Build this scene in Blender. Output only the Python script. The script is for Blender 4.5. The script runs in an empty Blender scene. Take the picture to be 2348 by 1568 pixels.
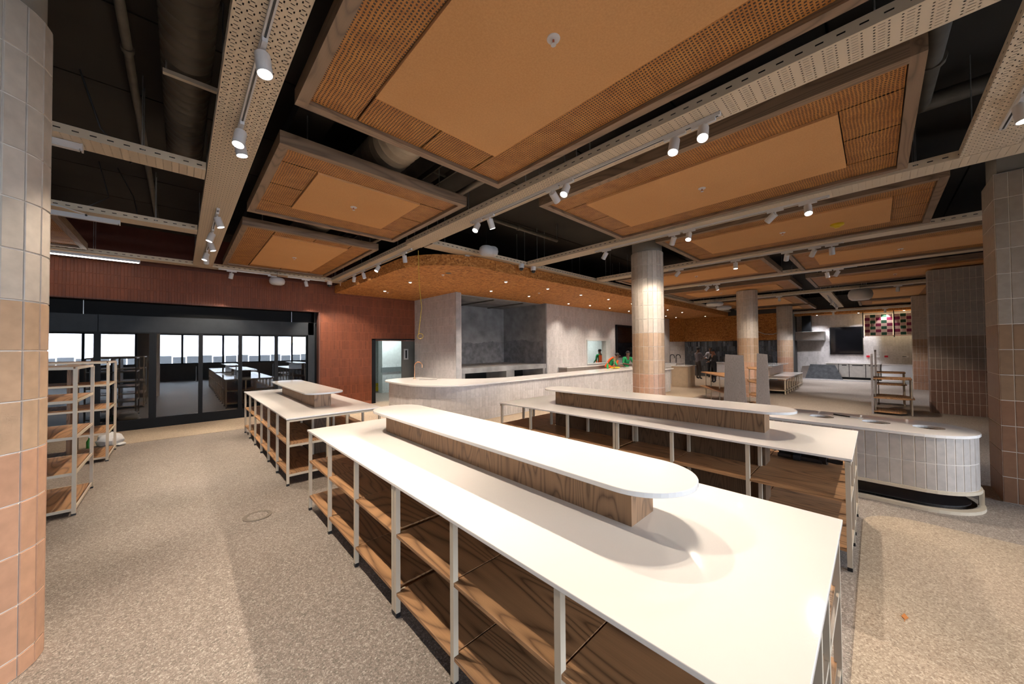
import bpy, math, random
from mathutils import Vector, Matrix
random.seed(7)
S = bpy.context.scene
COL = S.collection
PI = math.pi
R = math.radians

# ------------------------------------------------------------------ camera, sky, exposure
def make_camera():
    yaw, pitch, roll = R(43.68), R(1.0), R(-0.47)
    f = Vector((math.sin(yaw)*math.cos(pitch), math.cos(yaw)*math.cos(pitch), math.sin(pitch)))
    r = Vector((math.cos(yaw), -math.sin(yaw), 0)); u = r.cross(f)
    c, s = math.cos(roll), math.sin(roll)
    r2 = c*r + s*u; u2 = -s*r + c*u
    cam = bpy.data.cameras.new('camera'); o = bpy.data.objects.new('camera', cam); COL.objects.link(o)
    o.matrix_world = Matrix(((r2.x, u2.x, -f.x, 0), (r2.y, u2.y, -f.y, 0), (r2.z, u2.z, -f.z, 1.85), (0, 0, 0, 1)))
    cam.sensor_width = 36; cam.lens = 797/2348*36; cam.clip_start = 0.05; cam.clip_end = 300
    S.camera = o
make_camera()
S.view_settings.view_transform = 'Standard'; S.view_settings.look = 'None'
S.view_settings.exposure = 0.82; S.view_settings.gamma = 1; S.view_settings.use_curve_mapping = False
S.cycles.max_bounces = 7; S.cycles.diffuse_bounces = 4; S.cycles.glossy_bounces = 4
S.cycles.transparent_max_bounces = 12; S.cycles.caustics_reflective = False; S.cycles.caustics_refractive = False
S.cycles.sample_clamp_indirect = 4.0
W = bpy.data.worlds.new('overcast_sky'); S.world = W; W.use_nodes = True
bg = W.node_tree.nodes['Background']; bg.inputs[0].default_value = (0.84, 0.89, 1.0, 1); bg.inputs[1].default_value = 11.0
SPOT_W = 145.0      # track spotlights
DOWN_W = 85.0       # small soffit downlights
WARM = (1.0, 0.86, 0.71)
COOL = (.96, .95, 1.0)
def area(name, loc, sx, sy, power, color, rot=(0, 0, 0), portal=False):
    l = bpy.data.lights.new(name, 'AREA'); l.shape = 'RECTANGLE'; l.size = sx; l.size_y = sy; l.energy = power; l.color = color
    o = bpy.data.objects.new(name, l); COL.objects.link(o); o.location = loc; o.rotation_euler = rot
    if portal: l.cycles.is_portal = True
    return o
area('window_portal', (1.1, -6.15, 1.95), 18.0, 1.9, 1, (1, 1, 1), (R(90), 0, 0), True)

# ------------------------------------------------------------------ materials
def M_(name):
    m = bpy.data.materials.new(name); m.use_nodes = True
    nt = m.node_tree; b = nt.nodes['Principled BSDF']
    return m, nt, b
def N(nt, t, **kw):
    n = nt.nodes.new(t)
    for k, v in kw.items(): setattr(n, k, v)
    return n
def val(nt, op, a, b=None, c=None):
    n = nt.nodes.new('ShaderNodeMath'); n.operation = op
    for i, x in enumerate((a, b, c)):
        if x is None: continue
        if isinstance(x, (int, float)): n.inputs[i].default_value = x
        else: nt.links.new(x, n.inputs[i])
    return n.outputs[0]
def ramp(nt, fac, stops):
    n = nt.nodes.new('ShaderNodeValToRGB'); cr = n.color_ramp
    while len(cr.elements) < len(stops): cr.elements.new(0.5)
    for e, (p, c) in zip(cr.elements, stops): e.position = p; e.color = (*c, 1)
    nt.links.new(fac, n.inputs[0]); return n.outputs[0]
def mixc(nt, fac, a, b, mode='MIX'):
    n = nt.nodes.new('ShaderNodeMix'); n.data_type = 'RGBA'; n.blend_type = mode
    for s, x in ((n.inputs[0], fac), (n.inputs[6], a), (n.inputs[7], b)):
        if isinstance(x, (int, float)): s.default_value = x
        elif isinstance(x, tuple): s.default_value = (*x, 1) if len(x) == 3 else x
        else: nt.links.new(x, s)
    return n.outputs[2]
def coords(nt, scale=(1, 1, 1), rot=(0, 0, 0), rnd=True):
    tc = N(nt, 'ShaderNodeTexCoord'); mp = N(nt, 'ShaderNodeMapping')
    mp.inputs['Scale'].default_value = scale; mp.inputs['Rotation'].default_value = rot
    if rnd:
        oi = N(nt, 'ShaderNodeObjectInfo')
        ad = N(nt, 'ShaderNodeVectorMath', operation='ADD'); ml = N(nt, 'ShaderNodeVectorMath', operation='SCALE')
        cm = N(nt, 'ShaderNodeCombineXYZ')
        for i in range(3): nt.links.new(oi.outputs['Random'], cm.inputs[i])
        nt.links.new(cm.outputs[0], ml.inputs[0]); ml.inputs['Scale'].default_value = 37.0
        nt.links.new(tc.outputs['Object'], ad.inputs[0]); nt.links.new(ml.outputs[0], ad.inputs[1])
        nt.links.new(ad.outputs[0], mp.inputs[0])
    else: nt.links.new(tc.outputs['Object'], mp.inputs[0])
    return mp.outputs[0]
def noise(nt, vec, scale, detail=3, rough=.5, dist=0):
    n = N(nt, 'ShaderNodeTexNoise'); nt.links.new(vec, n.inputs['Vector'])
    n.inputs['Scale'].default_value = scale; n.inputs['Detail'].default_value = detail
    n.inputs['Roughness'].default_value = rough; n.inputs['Distortion'].default_value = dist
    return n.outputs['Fac']
def bump(nt, b, h, strength=.2, dist=.002):
    n = N(nt, 'ShaderNodeBump'); n.inputs['Strength'].default_value = strength; n.inputs['Distance'].default_value = dist
    nt.links.new(h, n.inputs['Height']); nt.links.new(n.outputs[0], b.inputs['Normal'])
def mat_plain(name, col, rough=.5, metal=0, var=.06, sc=8, spec=.5, coat=0):
    m, nt, b = M_(name)
    f = noise(nt, coords(nt, rnd=False), sc)
    k = lambda s: tuple(min(1, c*s) for c in col)
    nt.links.new(ramp(nt, f, [(.3, k(1-var)), (.7, k(1+var))]), b.inputs['Base Color'])
    b.inputs['Roughness'].default_value = rough; b.inputs['Metallic'].default_value = metal
    b.inputs['Specular IOR Level'].default_value = spec; b.inputs['Coat Weight'].default_value = coat
    return m
def mat_tile(name, col, rough=.35, var=.16, spec=.5):
    m, nt, b = M_(name)
    g = N(nt, 'ShaderNodeNewGeometry'); oi = N(nt, 'ShaderNodeObjectInfo')
    rnd = val(nt, 'FRACT', val(nt, 'ADD', g.outputs['Random Per Island'], oi.outputs['Random']))
    k = lambda s: tuple(min(1, c*s) for c in col)
    base = ramp(nt, rnd, [(0, k(1-var)), (1, k(1+var))])
    f = noise(nt, coords(nt), 14, 4)
    nt.links.new(mixc(nt, .5, base, ramp(nt, f, [(.3, k(.8)), (.7, k(1.18))])), b.inputs['Base Color'])
    b.inputs['Roughness'].default_value = rough; b.inputs['Specular IOR Level'].default_value = spec
    bump(nt, b, noise(nt, coords(nt), 9, 3), .25, .004)
    return m
def mat_wood(name, light, dark, axis, rough=.5, sc=1.0):
    """oak: cathedral bands stretched along one axis"""
    m, nt, b = M_(name)
    st = {'x': (.10, 1, 1), 'y': (1, .10, 1), 'z': (1, 1, .13)}[axis]
    v = coords(nt, tuple(a*sc for a in st))
    n = noise(nt, v, 4.2, 1, .4, .15)
    band = val(nt, 'FRACT', val(nt, 'MULTIPLY', n, 17.0))
    tri = val(nt, 'ABSOLUTE', val(nt, 'SUBTRACT', val(nt, 'MULTIPLY', band, 2.0), 1.0))
    st2 = {'x': (1.2, 60, 60), 'y': (60, 1.2, 60), 'z': (60, 60, 1.2)}[axis]
    fine = noise(nt, coords(nt, st2), 3.0, 3, .6)
    h = val(nt, 'ADD', val(nt, 'MULTIPLY', val(nt, 'POWER', tri, 2.2), .62), val(nt, 'MULTIPLY', fine, .45))
    nt.links.new(ramp(nt, h, [(.18, light), (.55, tuple((a*.6+c*.4) for a, c in zip(light, dark))), (.95, dark)]), b.inputs['Base Color'])
    b.inputs['Roughness'].default_value = rough
    bump(nt, b, h, .15, .001)
    return m
def mat_emit(name, col, st):
    m, nt, b = M_(name)
    b.inputs['Base Color'].default_value = (*col, 1); b.inputs['Emission Color'].default_value = (*col, 1)
    b.inputs['Emission Strength'].default_value = st; return m

CREAM = mat_plain('cream_powder_coat', (.56, .475, .36), .42, var=.03)
WHITE = mat_plain('white_paint', (.78, .77, .77), .4, var=.02)
QUARTZ = mat_plain('white_quartz', (.84, .80, .755), .05, var=.015, sc=3, spec=.3)
STEELC = mat_plain('zinc_steel', (.5, .5, .5), .35, .9, .1)
STAIN = mat_plain('stainless_steel', (.62, .60, .57), .38, .85, .08)
BLACKP = mat_plain('black_plastic', (.012, .012, .014), .4, var=.1)
CHAR = mat_plain('charcoal_coated_metal', (.017, .021, .026), .5, var=.1, spec=.25)
BLACKM = mat_plain('black_frame_metal', (.006, .0065, .008), .5, var=.1, spec=.2)
VOID = mat_plain('light_shield_black', (.004, .004, .004), .8)
SLAB = mat_plain('dark_painted_slab', (.019, .0145, .0095), .9, var=.25, sc=1.5)
DUCT = mat_plain('dark_spiral_duct', (.075, .06, .042), .6, .2, .12)
PIPE = mat_plain('dark_pipe', (.10, .085, .065), .6, var=.2)
CONC = mat_plain('raw_concrete', (.27, .27, .275), .85, var=.28, sc=2.2)
CONCD = mat_plain('rough_grey_render', (.20, .20, .21), .9, var=.3, sc=5)
CONCL = mat_plain('pale_concrete', (.42, .41, .41), .8, var=.15, sc=5)
GROUT = mat_plain('pale_grout', (.76, .70, .63), .8, var=.05, sc=30)
GROUTG = mat_plain('grey_grout', (.64, .61, .595), .8, var=.05, sc=30)
GROUTR = mat_plain('red_grout', (.27, .085, .042), .8, var=.1, sc=30)
GROUTK = mat_plain('dark_grout', (.05, .05, .05), .8)
T_TOP = mat_tile('cream_grey_tile', (.52, .455, .385), .4, .12)
T_MID = mat_tile('tan_tile', (.44, .30, .195), .4, .14)
T_LOW = mat_tile('terracotta_tile', (.44, .255, .165), .4, .14)
T_RED = mat_tile('oxblood_tile', (.165, .047, .020), .5, .3, .3)
T_GREY = mat_tile('pale_grey_tile', (.60, .565, .555), .42, .15)
T_BLK = mat_tile('black_gloss_tile', (.11, .12, .14), .16, .6, .8)
T_BLK.node_tree.nodes['Principled BSDF'].inputs['Metallic'].default_value = .7
T_WHT = mat_tile('white_wall_tile', (.72, .76, .75), .2, .05)
REDP = mat_plain('dark_red_paint', (.085, .02, .009), .7, var=.1)
W_X = mat_wood('oak_grain_x', (.43, .23, .105), (.12, .055, .022), 'x')
W_Y = mat_wood('oak_grain_y', (.43, .23, .105), (.12, .055, .022), 'y')
W_Z = mat_wood('oak_grain_z', (.30, .172, .09), (.095, .05, .024), 'z', sc=1.4)
G_X = mat_wood('grey_oak_x', (.25, .165, .105), (.12, .075, .045), 'x')
G_Y = mat_wood('grey_oak_y', (.25, .165, .105), (.12, .075, .045), 'y')
G_Z = mat_wood('silvered_oak_z', (.26, .235, .235), (.17, .15, .15), 'z', .55, 3.5)
D_Z = mat_wood('shaded_oak_z', (.13, .075, .04), (.05, .028, .014), 'z', sc=1.4)  # oak darkened to paint in the shade under the table tops
COPPER = mat_plain('copper', (.75, .40, .22), .25, 1.0, .04)
FELT = None
def mat_felt():
    m, nt, b = M_('tan_felt_board')
    f = noise(nt, coords(nt, rnd=False), 70, 4, .7); g = noise(nt, coords(nt), 1.2, 2)
    h = val(nt, 'ADD', val(nt, 'MULTIPLY', f, .7), val(nt, 'MULTIPLY', g, .3))
    nt.links.new(ramp(nt, h, [(.3, (.62, .325, .135)), (.7, (.75, .42, .19))]), b.inputs['Base Color'])
    b.inputs['Roughness'].default_value = .95; b.inputs['Specular IOR Level'].default_value = .1
    return m
FELT = mat_felt()
def mat_osb():
    """strand board: long flakes lying in two directions, each its own tone"""
    m, nt, b = M_('cork_strand_board')
    v = coords(nt, (1, 1, 1), rnd=False)
    nz = N(nt, 'ShaderNodeTexNoise'); nz.inputs['Scale'].default_value = 5; nt.links.new(v, nz.inputs['Vector'])
    outs = []
    for sc in ((34, 9, 30), (10, 32, 30)):
        mp = N(nt, 'ShaderNodeMapping'); mp.inputs['Scale'].default_value = sc; nt.links.new(v, mp.inputs[0])
        ad = N(nt, 'ShaderNodeVectorMath', operation='MULTIPLY_ADD'); ad.inputs[1].default_value = (1.6, 1.6, 1.6)
        nt.links.new(nz.outputs['Color'], ad.inputs[0]); nt.links.new(mp.outputs[0], ad.inputs[2])
        vo = N(nt, 'ShaderNodeTexVoronoi'); vo.inputs['Scale'].default_value = 1.0; nt.links.new(ad.outputs[0], vo.inputs['Vector'])
        sp = N(nt, 'ShaderNodeSeparateColor'); nt.links.new(vo.outputs['Color'], sp.inputs[0]); outs.append(sp.outputs[0])
    sel = val(nt, 'GREATER_THAN', noise(nt, v, 9, 2), .5)
    pick = val(nt, 'ADD', val(nt, 'MULTIPLY', outs[0], sel), val(nt, 'MULTIPLY', outs[1], val(nt, 'SUBTRACT', 1.0, sel)))
    h = val(nt, 'ADD', val(nt, 'MULTIPLY', pick, .75), val(nt, 'MULTIPLY', noise(nt, v, 50, 3, .7), .3))
    nt.links.new(ramp(nt, h, [(.10, (.16, .055, .012)), (.3, (.36, .135, .029)), (.6, (.47, .19, .043)), (.95, (.62, .30, .09))]), b.inputs['Base Color'])
    b.inputs['Roughness'].default_value = .8; bump(nt, b, h, .3, .003)
    return m
OSB = mat_osb()
def mat_cane(name, ax):
    """woven cane: dark openings on a 27 mm pitch, coarser thread along one axis"""
    m, nt, b = M_(name)
    v = coords(nt, rnd=False); sp = N(nt, 'ShaderNodeSeparateXYZ'); nt.links.new(v, sp.inputs[0])
    wob = noise(nt, v, 4.0, 2); wob = val(nt, 'MULTIPLY', wob, .035)
    a = val(nt, 'ADD', sp.outputs[0 if ax == 'y' else 1], wob); c = val(nt, 'ADD', sp.outputs[1 if ax == 'y' else 0], wob)
    fa = val(nt, 'ABSOLUTE', val(nt, 'SUBTRACT', val(nt, 'FRACT', val(nt, 'DIVIDE', a, .027)), .5))
    fc = val(nt, 'ABSOLUTE', val(nt, 'SUBTRACT', val(nt, 'FRACT', val(nt, 'DIVIDE', c, .024)), .5))
    hole = val(nt, 'MULTIPLY', val(nt, 'LESS_THAN', fa, .24), val(nt, 'LESS_THAN', fc, .29))
    f = noise(nt, v, 60, 3); g = noise(nt, v, 7, 3)
    col = ramp(nt, val(nt, 'ADD', val(nt, 'MULTIPLY', f, .5), val(nt, 'MULTIPLY', g, .5)), [(.35, (.33, .118, .02)), (.65, (.56, .255, .058))])
    nt.links.new(mixc(nt, hole, col, (.03, .011, .004)), b.inputs['Base Color'])
    b.inputs['Roughness'].default_value = .6
    bump(nt, b, val(nt, 'SUBTRACT', 1.0, hole), .5, .004)
    return m
CANE_X = mat_cane('woven_cane_x', 'x'); CANE_Y = mat_cane('woven_cane_y', 'y')
def mat_tray(kind):
    m, nt, b = M_('perforated_tray_'+kind)
    b.inputs['Base Color'].default_value = (.84, .70, .52, 1); b.inputs['Roughness'].default_value = .45
    v = coords(nt, rnd=False); sp = N(nt, 'ShaderNodeSeparateXYZ'); nt.links.new(v, sp.inputs[0])
    X, Y = sp.outputs[0], sp.outputs[1]
    AB = lambda q: val(nt, 'ABSOLUTE', q)
    if kind == 'ring':
        px, py = .058, .072
        ci = val(nt, 'FLOOR', val(nt, 'DIVIDE', X, px))
        st = val(nt, 'MULTIPLY', val(nt, 'FRACT', val(nt, 'MULTIPLY', ci, .5)), 1.0)
        u = val(nt, 'MULTIPLY', val(nt, 'SUBTRACT', val(nt, 'FRACT', val(nt, 'DIVIDE', X, px)), .5), px)
        w = val(nt, 'MULTIPLY', val(nt, 'SUBTRACT', val(nt, 'FRACT', val(nt, 'ADD', val(nt, 'DIVIDE', Y, py), st)), .5), py)
        qx, qy = AB(u), AB(w)
        d1 = val(nt, 'MULTIPLY', val(nt, 'LESS_THAN', AB(val(nt, 'SUBTRACT', qx, .0175)), .0042), val(nt, 'LESS_THAN', qy, .0098))
        d2 = val(nt, 'MULTIPLY', val(nt, 'LESS_THAN', AB(val(nt, 'SUBTRACT', qy, .0195)), .0042), val(nt, 'LESS_THAN', qx, .0112))
        hole = val(nt, 'MAXIMUM', d1, d2)
    elif kind == 'slot':
        py, px = .125, .03
        w = val(nt, 'MULTIPLY', val(nt, 'SUBTRACT', val(nt, 'FRACT', val(nt, 'DIVIDE', Y, py)), .5), py)
        u = val(nt, 'MULTIPLY', val(nt, 'SUBTRACT', val(nt, 'FRACT', val(nt, 'DIVIDE', X, px)), .5), px)
        qx, qy = AB(u), AB(w)
        d1 = val(nt, 'MULTIPLY', val(nt, 'LESS_THAN', qx, .0032), val(nt, 'LESS_THAN', qy, .0165))
        r2 = val(nt, 'ADD', val(nt, 'POWER', val(nt, 'SUBTRACT', qy, .0335), 2.0), val(nt, 'POWER', qx, 2.0))
        d2 = val(nt, 'LESS_THAN', r2, .0064**2)
        hole = val(nt, 'MULTIPLY', val(nt, 'MAXIMUM', d1, d2), val(nt, 'LESS_THAN', AB(X), .15))
    else:  # flange: short slots in a row along Y
        py = .11
        w = AB(val(nt, 'MULTIPLY', val(nt, 'SUBTRACT', val(nt, 'FRACT', val(nt, 'DIVIDE', Y, py)), .5), py))
        hole = val(nt, 'MULTIPLY', val(nt, 'LESS_THAN', w, .022), val(nt, 'LESS_THAN', AB(val(nt, 'SUBTRACT', sp.outputs[2], .045)), .006))
    t = N(nt, 'ShaderNodeBsdfTransparent'); mx = N(nt, 'ShaderNodeMixShader')
    nt.links.new(hole, mx.inputs[0]); nt.links.new(b.outputs[0], mx.inputs[1]); nt.links.new(t.outputs[0], mx.inputs[2])
    nt.links.new(mx.outputs[0], nt.nodes['Material Output'].inputs[0])
    return m
TR_RING, TR_SLOT, TR_FL = mat_tray('ring'), mat_tray('slot'), mat_tray('flange')
def mat_floor(name, base, light, dark):
    m, nt, b = M_(name)
    v = coords(nt, rnd=False)
    vo = N(nt, 'ShaderNodeTexVoronoi'); vo.inputs['Scale'].default_value = 95; nt.links.new(v, vo.inputs['Vector'])
    sp = N(nt, 'ShaderNodeSeparateColor'); nt.links.new(vo.outputs['Color'], sp.inputs[0])
    vo2 = N(nt, 'ShaderNodeTexVoronoi'); vo2.inputs['Scale'].default_value = 210; nt.links.new(v, vo2.inputs['Vector'])
    sp2 = N(nt, 'ShaderNodeSeparateColor'); nt.links.new(vo2.outputs['Color'], sp2.inputs[0])
    g = noise(nt, v, .7, 3)
    h = val(nt, 'ADD', val(nt, 'MULTIPLY', sp.outputs[0], .5), val(nt, 'MULTIPLY', sp2.outputs[1], .5))
    c = ramp(nt, h, [(.15, dark), (.42, base), (.62, base), (.9, light)])
    c = mixc(nt, .22, c, ramp(nt, g, [(.3, tuple(x*.6 for x in base)), (.7, tuple(min(1, x*1.4) for x in base))]))
    nt.links.new(c, b.inputs['Base Color'])
    b.inputs['Roughness'].default_value = .55; bump(nt, b, h, .12, .001)
    return m
FL_GREY = mat_floor('grey_speckled_floor', (.245, .20, .166), (.55, .49, .43), (.10, .085, .07))
FL_BEIGE = mat_floor('beige_speckled_floor', (.37, .285, .20), (.62, .52, .40), (.17, .115, .075))
def mat_pane(name, ior=2.3, tint=(.9, .93, .95)):
    m, nt, b = M_(name)
    t = N(nt, 'ShaderNodeBsdfTransparent'); t.inputs[0].default_value = (*tint, 1)
    g = N(nt, 'ShaderNodeBsdfGlossy'); g.inputs['Roughness'].default_value = 0.0
    fr = N(nt, 'ShaderNodeFresnel'); fr.inputs['IOR'].default_value = ior
    mx = N(nt, 'ShaderNodeMixShader'); nt.links.new(fr.outputs[0], mx.inputs[0])
    nt.links.new(t.outputs[0], mx.inputs[1]); nt.links.new(g.outputs[0], mx.inputs[2])
    nt.links.new(mx.outputs[0], nt.nodes['Material Output'].inputs[0]); return m
PANE = mat_pane('cooler_door_glass', 2.1); CLEAR = mat_pane('clear_glass', 1.45)
SCREEN = mat_plain('black_screen_glass', (.004, .004, .005), .04, spec=.6)
LENS = mat_emit('lit_lens', (1, .93, .85), 14)
TUBE = mat_emit('lit_tube', (1, .93, .84), 9)
YELLOW = mat_plain('yellow_plastic', (.75, .55, .02), .4)
YCORD = mat_plain('yellow_cord', (.62, .45, .07), .5)
MAROON = mat_plain('maroon_square', (.25, .012, .06), .6); PINK = mat_plain('pink_square', (.76, .50, .42), .6)
GREENS = mat_plain('green_square', (.02, .085, .04), .6)
PLASTICW = mat_plain('white_plastic_film', (.72, .71, .69), .35)
WRAP = mat_plain('grey_wrapping_sheet', (.034, .036, .040), .7, var=.4, sc=6, spec=.25)

# ------------------------------------------------------------------ mesh helpers
class MB:
    def __init__(s): s.v = []; s.f = []
    def box(s, x0, x1, y0, y1, z0, z1):
        i = len(s.v); s.v += [(x, y, z) for z in (z0, z1) for y in (y0, y1) for x in (x0, x1)]
        for q in ((0, 2, 3, 1), (4, 5, 7, 6), (0, 1, 5, 4), (2, 6, 7, 3), (0, 4, 6, 2), (1, 3, 7, 5)): s.f.append(tuple(i+k for k in q))
        return s
    def poly(s, pts, z0, z1):
        i = len(s.v); n = len(pts)
        s.v += [(x, y, z0) for x, y in pts] + [(x, y, z1) for x, y in pts]
        s.f.append(tuple(range(i+n-1, i-1, -1))); s.f.append(tuple(range(i+n, i+2*n)))
        for k in range(n): s.f.append((i+k, i+(k+1) % n, i+n+(k+1) % n, i+n+k))
        return s
    def hexa(s, c):                       # eight corners, bottom ring then top ring
        i = len(s.v); s.v += [tuple(p) for p in c]
        for q in ((3, 2, 1, 0), (4, 5, 6, 7), (0, 1, 5, 4), (1, 2, 6, 5), (2, 3, 7, 6), (3, 0, 4, 7)): s.f.append(tuple(i+k for k in q))
        return s
    def tube(s, path, r, n=8, cap=True):
        P = [Vector(p) for p in path]; i = len(s.v); m = len(P); rr = r if isinstance(r, (list, tuple)) else [r]*m
        prev = None
        for k, p in enumerate(P):
            t = (P[min(k+1, m-1)]-P[max(k-1, 0)]).normalized()
            a = prev if prev else (Vector((0, 0, 1)) if abs(t.z) < .9 else Vector((1, 0, 0)))
            a = (a - t*a.dot(t)).normalized(); b = t.cross(a); prev = a
            for j in range(n):
                an = 2*PI*j/n; s.v.append(tuple(p + rr[k]*(math.cos(an)*a + math.sin(an)*b)))
        for k in range(m-1):
            for j in range(n):
                j2 = (j+1) % n; s.f.append((i+k*n+j, i+k*n+j2, i+(k+1)*n+j2, i+(k+1)*n+j))
        if cap: s.f.append(tuple(i+n-1-j for j in range(n))); s.f.append(tuple(i+(m-1)*n+j for j in range(n)))
        return s
    def lathe(s, prof, n=24, c=(0, 0), cap=True):
        i = len(s.v); m = len(prof)
        for r, z in prof:
            for j in range(n): s.v.append((c[0]+r*math.cos(2*PI*j/n), c[1]+r*math.sin(2*PI*j/n), z))
        for k in range(m-1):
            for j in range(n):
                j2 = (j+1) % n; s.f.append((i+k*n+j, i+k*n+j2, i+(k+1)*n+j2, i+(k+1)*n+j))
        if cap: s.f.append(tuple(i+n-1-j for j in range(n))); s.f.append(tuple(i+(m-1)*n+j for j in range(n)))
        return s
    def mesh(s, name, mat, base=(0, 0, 0), smooth=False):
        me = bpy.data.meshes.new(name)
        me.from_pydata([(x-base[0], y-base[1], z-base[2]) for x, y, z in s.v], [], s.f)
        if smooth:
            me.polygons.foreach_set('use_smooth', [True]*len(me.polygons))
            me.set_sharp_from_angle(angle=R(40))
        for m in (mat if isinstance(mat, list) else [mat]): me.materials.append(m)
        me.update(); return me
    def build(s, name, mat, parent=None, smooth=False, bev=0, base=None, **kw):
        if base is None: base = parent.get('_b', (0, 0, 0)) if parent else (0, 0, 0)
        base = tuple(base)
        o = bpy.data.objects.new(name, s.mesh(name, mat, base, smooth)); COL.objects.link(o)
        if parent: o.parent = parent; o['_b'] = base
        else: o.location = base; o['_b'] = base
        if bev:
            md = o.modifiers.new('edge', 'BEVEL'); md.width = bev; md.segments = 2; md.limit_method = 'ANGLE'
        return tag(o, **kw)
def tag(o, label=None, cat=None, group=None, kind=None):
    for k, v in (('label', label), ('category', cat), ('group', group), ('kind', kind)):
        if v: o[k] = v
    return o
def thing(name, base, label, cat, group=None, kind=None, rz=0):
    o = bpy.data.objects.new(name, None); COL.objects.link(o); o.location = base; o.rotation_euler = (0, 0, rz)
    o.empty_display_size = .1; o['_b'] = tuple(base) if rz == 0 else (0, 0, 0)
    return tag(o, label, cat, group, kind)
def copy_tree(o, parent=None):
    c = o.copy(); COL.objects.link(c); c.parent = parent
    for ch in list(o.children):
        if ch.type != 'LIGHT': copy_tree(ch, c)
    return c
def B(*a): return MB().box(*a)
ORD = ['first', 'second', 'third', 'fourth', 'fifth', 'sixth', 'seventh', 'eighth', 'ninth', 'tenth', 'eleventh', 'twelfth', 'thirteenth', 'fourteenth', 'fifteenth', 'sixteenth', 'seventeenth', 'eighteenth', 'nineteenth', 'twentieth', 'twenty-first', 'twenty-second']
CAM = Vector((0, 0, 1.85))
TM = {}
def tile_mesh(w, h, t, mat):
    k = (round(w, 3), round(h, 3), round(t, 3), mat.name)
    if k not in TM:
        e = min(.003, w*.1); mb = MB()
        mb.hexa([(-w/2, 0, -h/2), (w/2, 0, -h/2), (w/2, 0, h/2), (-w/2, 0, h/2), (-w/2+e, -t, -h/2+e), (w/2-e, -t, -h/2+e), (w/2-e, -t, h/2-e), (-w/2+e, -t, h/2-e)])
        TM[k] = mb.mesh('tile', mat)
    return TM[k]
def tiles(parent, cells, limit=300, t=.0045, name='tile'):
    """cells: (centre, angle, w, h, material). local -Y of a tile is its face. The largest-looking ones are objects, the rest one mesh"""
    b = Vector(parent.get('_b', (0, 0, 0)))
    if cells and cells[0][4] is T_BLK: cells = [(c, a+random.uniform(-.16, .16), w, h, m) for c, a, w, h, m in cells]
    cells = sorted(cells, key=lambda c: (Vector(c[0])-CAM).length)
    for c, a, w, h, m in cells[:limit]:
        o = bpy.data.objects.new(name, tile_mesh(w, h, t, m)); COL.objects.link(o); o.parent = parent
        o.location = Vector(c)-b; o.rotation_euler = (0, 0, a)
    rest = {}
    for c in cells[limit:]: rest.setdefault(c[4].name, []).append(c)
    for mn, L in rest.items():
        mb = MB()
        for c, a, w, h, m in L:
            ca, sa = math.cos(a), math.sin(a); e = .003
            P = []
            for (x, y, z) in [(-w/2, 0, -h/2), (w/2, 0, -h/2), (w/2, 0, h/2), (-w/2, 0, h/2), (-w/2+e, -t, -h/2+e), (w/2-e, -t, -h/2+e), (w/2-e, -t, h/2-e), (-w/2+e, -t, h/2-e)]:
                P.append((c[0]+x*ca-y*sa, c[1]+x*sa+y*ca, c[2]+z))
            mb.hexa(P)
        mb.build('tile_field', L[0][4], parent, kind='stuff')
def path_cells(path, z0, rows, matf, tw=.1, th=.289, g=.006, skip=None):
    """tiles along a polyline (outside is to the right of the walking direction)"""
    out = []
    for (p, q) in zip(path, path[1:]):
        d = Vector((q[0]-p[0], q[1]-p[1])); L = d.length
        if L < .02: continue
        n = max(1, round(L/tw)); w = L/n; a = math.atan2(d.y, d.x)
        for i in range(n):
            s = (i+.5)*w/L; x, y = p[0]+d.x*s, p[1]+d.y*s
            for r in range(rows):
                z = z0+(r+.5)*th
                if skip and skip(x, y, z, w): continue
                out.append(((x, y, z), a, w-g, th-g, matf(z)))
    return out
def arc(cx, cy, r, a0, a1, n):
    return [(cx+r*math.cos(R(a0+(a1-a0)*i/n)), cy+r*math.sin(R(a0+(a1-a0)*i/n))) for i in range(n+1)]
band = lambda z: T_TOP if z > 2.2 else (T_MID if z > 1.33 else T_LOW)

# ------------------------------------------------------------------ the setting
fl = B(-7, 28, -6.4, 17, -.1, 0).build('floor', FL_GREY, kind='structure')
zone = [(-7, 10.35), (2.7, 10.35)] + arc(2.7, 9.75, .6, 90, 0, 6) + [(3.3, 6.2)] + arc(4.9, 6.2, 1.6, 180, 270, 10) + [(27, 4.6), (27, 12), (-7, 12.2)]
MB().poly(zone, 0, .003).build('beige_floor_strip', FL_BEIGE, fl)
MB().poly([(2.0, -6.4), (5.6, -6.4), (5.6, -.35)] + arc(5.2, -.27, .4, 0, 90, 8) + [(2.0, .13)], 0, .003).build('beige_floor_area', FL_BEIGE, fl)
ce = B(-7, 28, -6.4, 17, 4.80, 4.95).build('ceiling', SLAB, kind='structure')
y = -6.4+.1
k = 4.34-8*1.36
while k < 12:
    B(-6.9, 27.9, k+.012, k+1.348, 4.74, 4.80).build('slab_panel', SLAB, ce); k += 1.36
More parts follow.
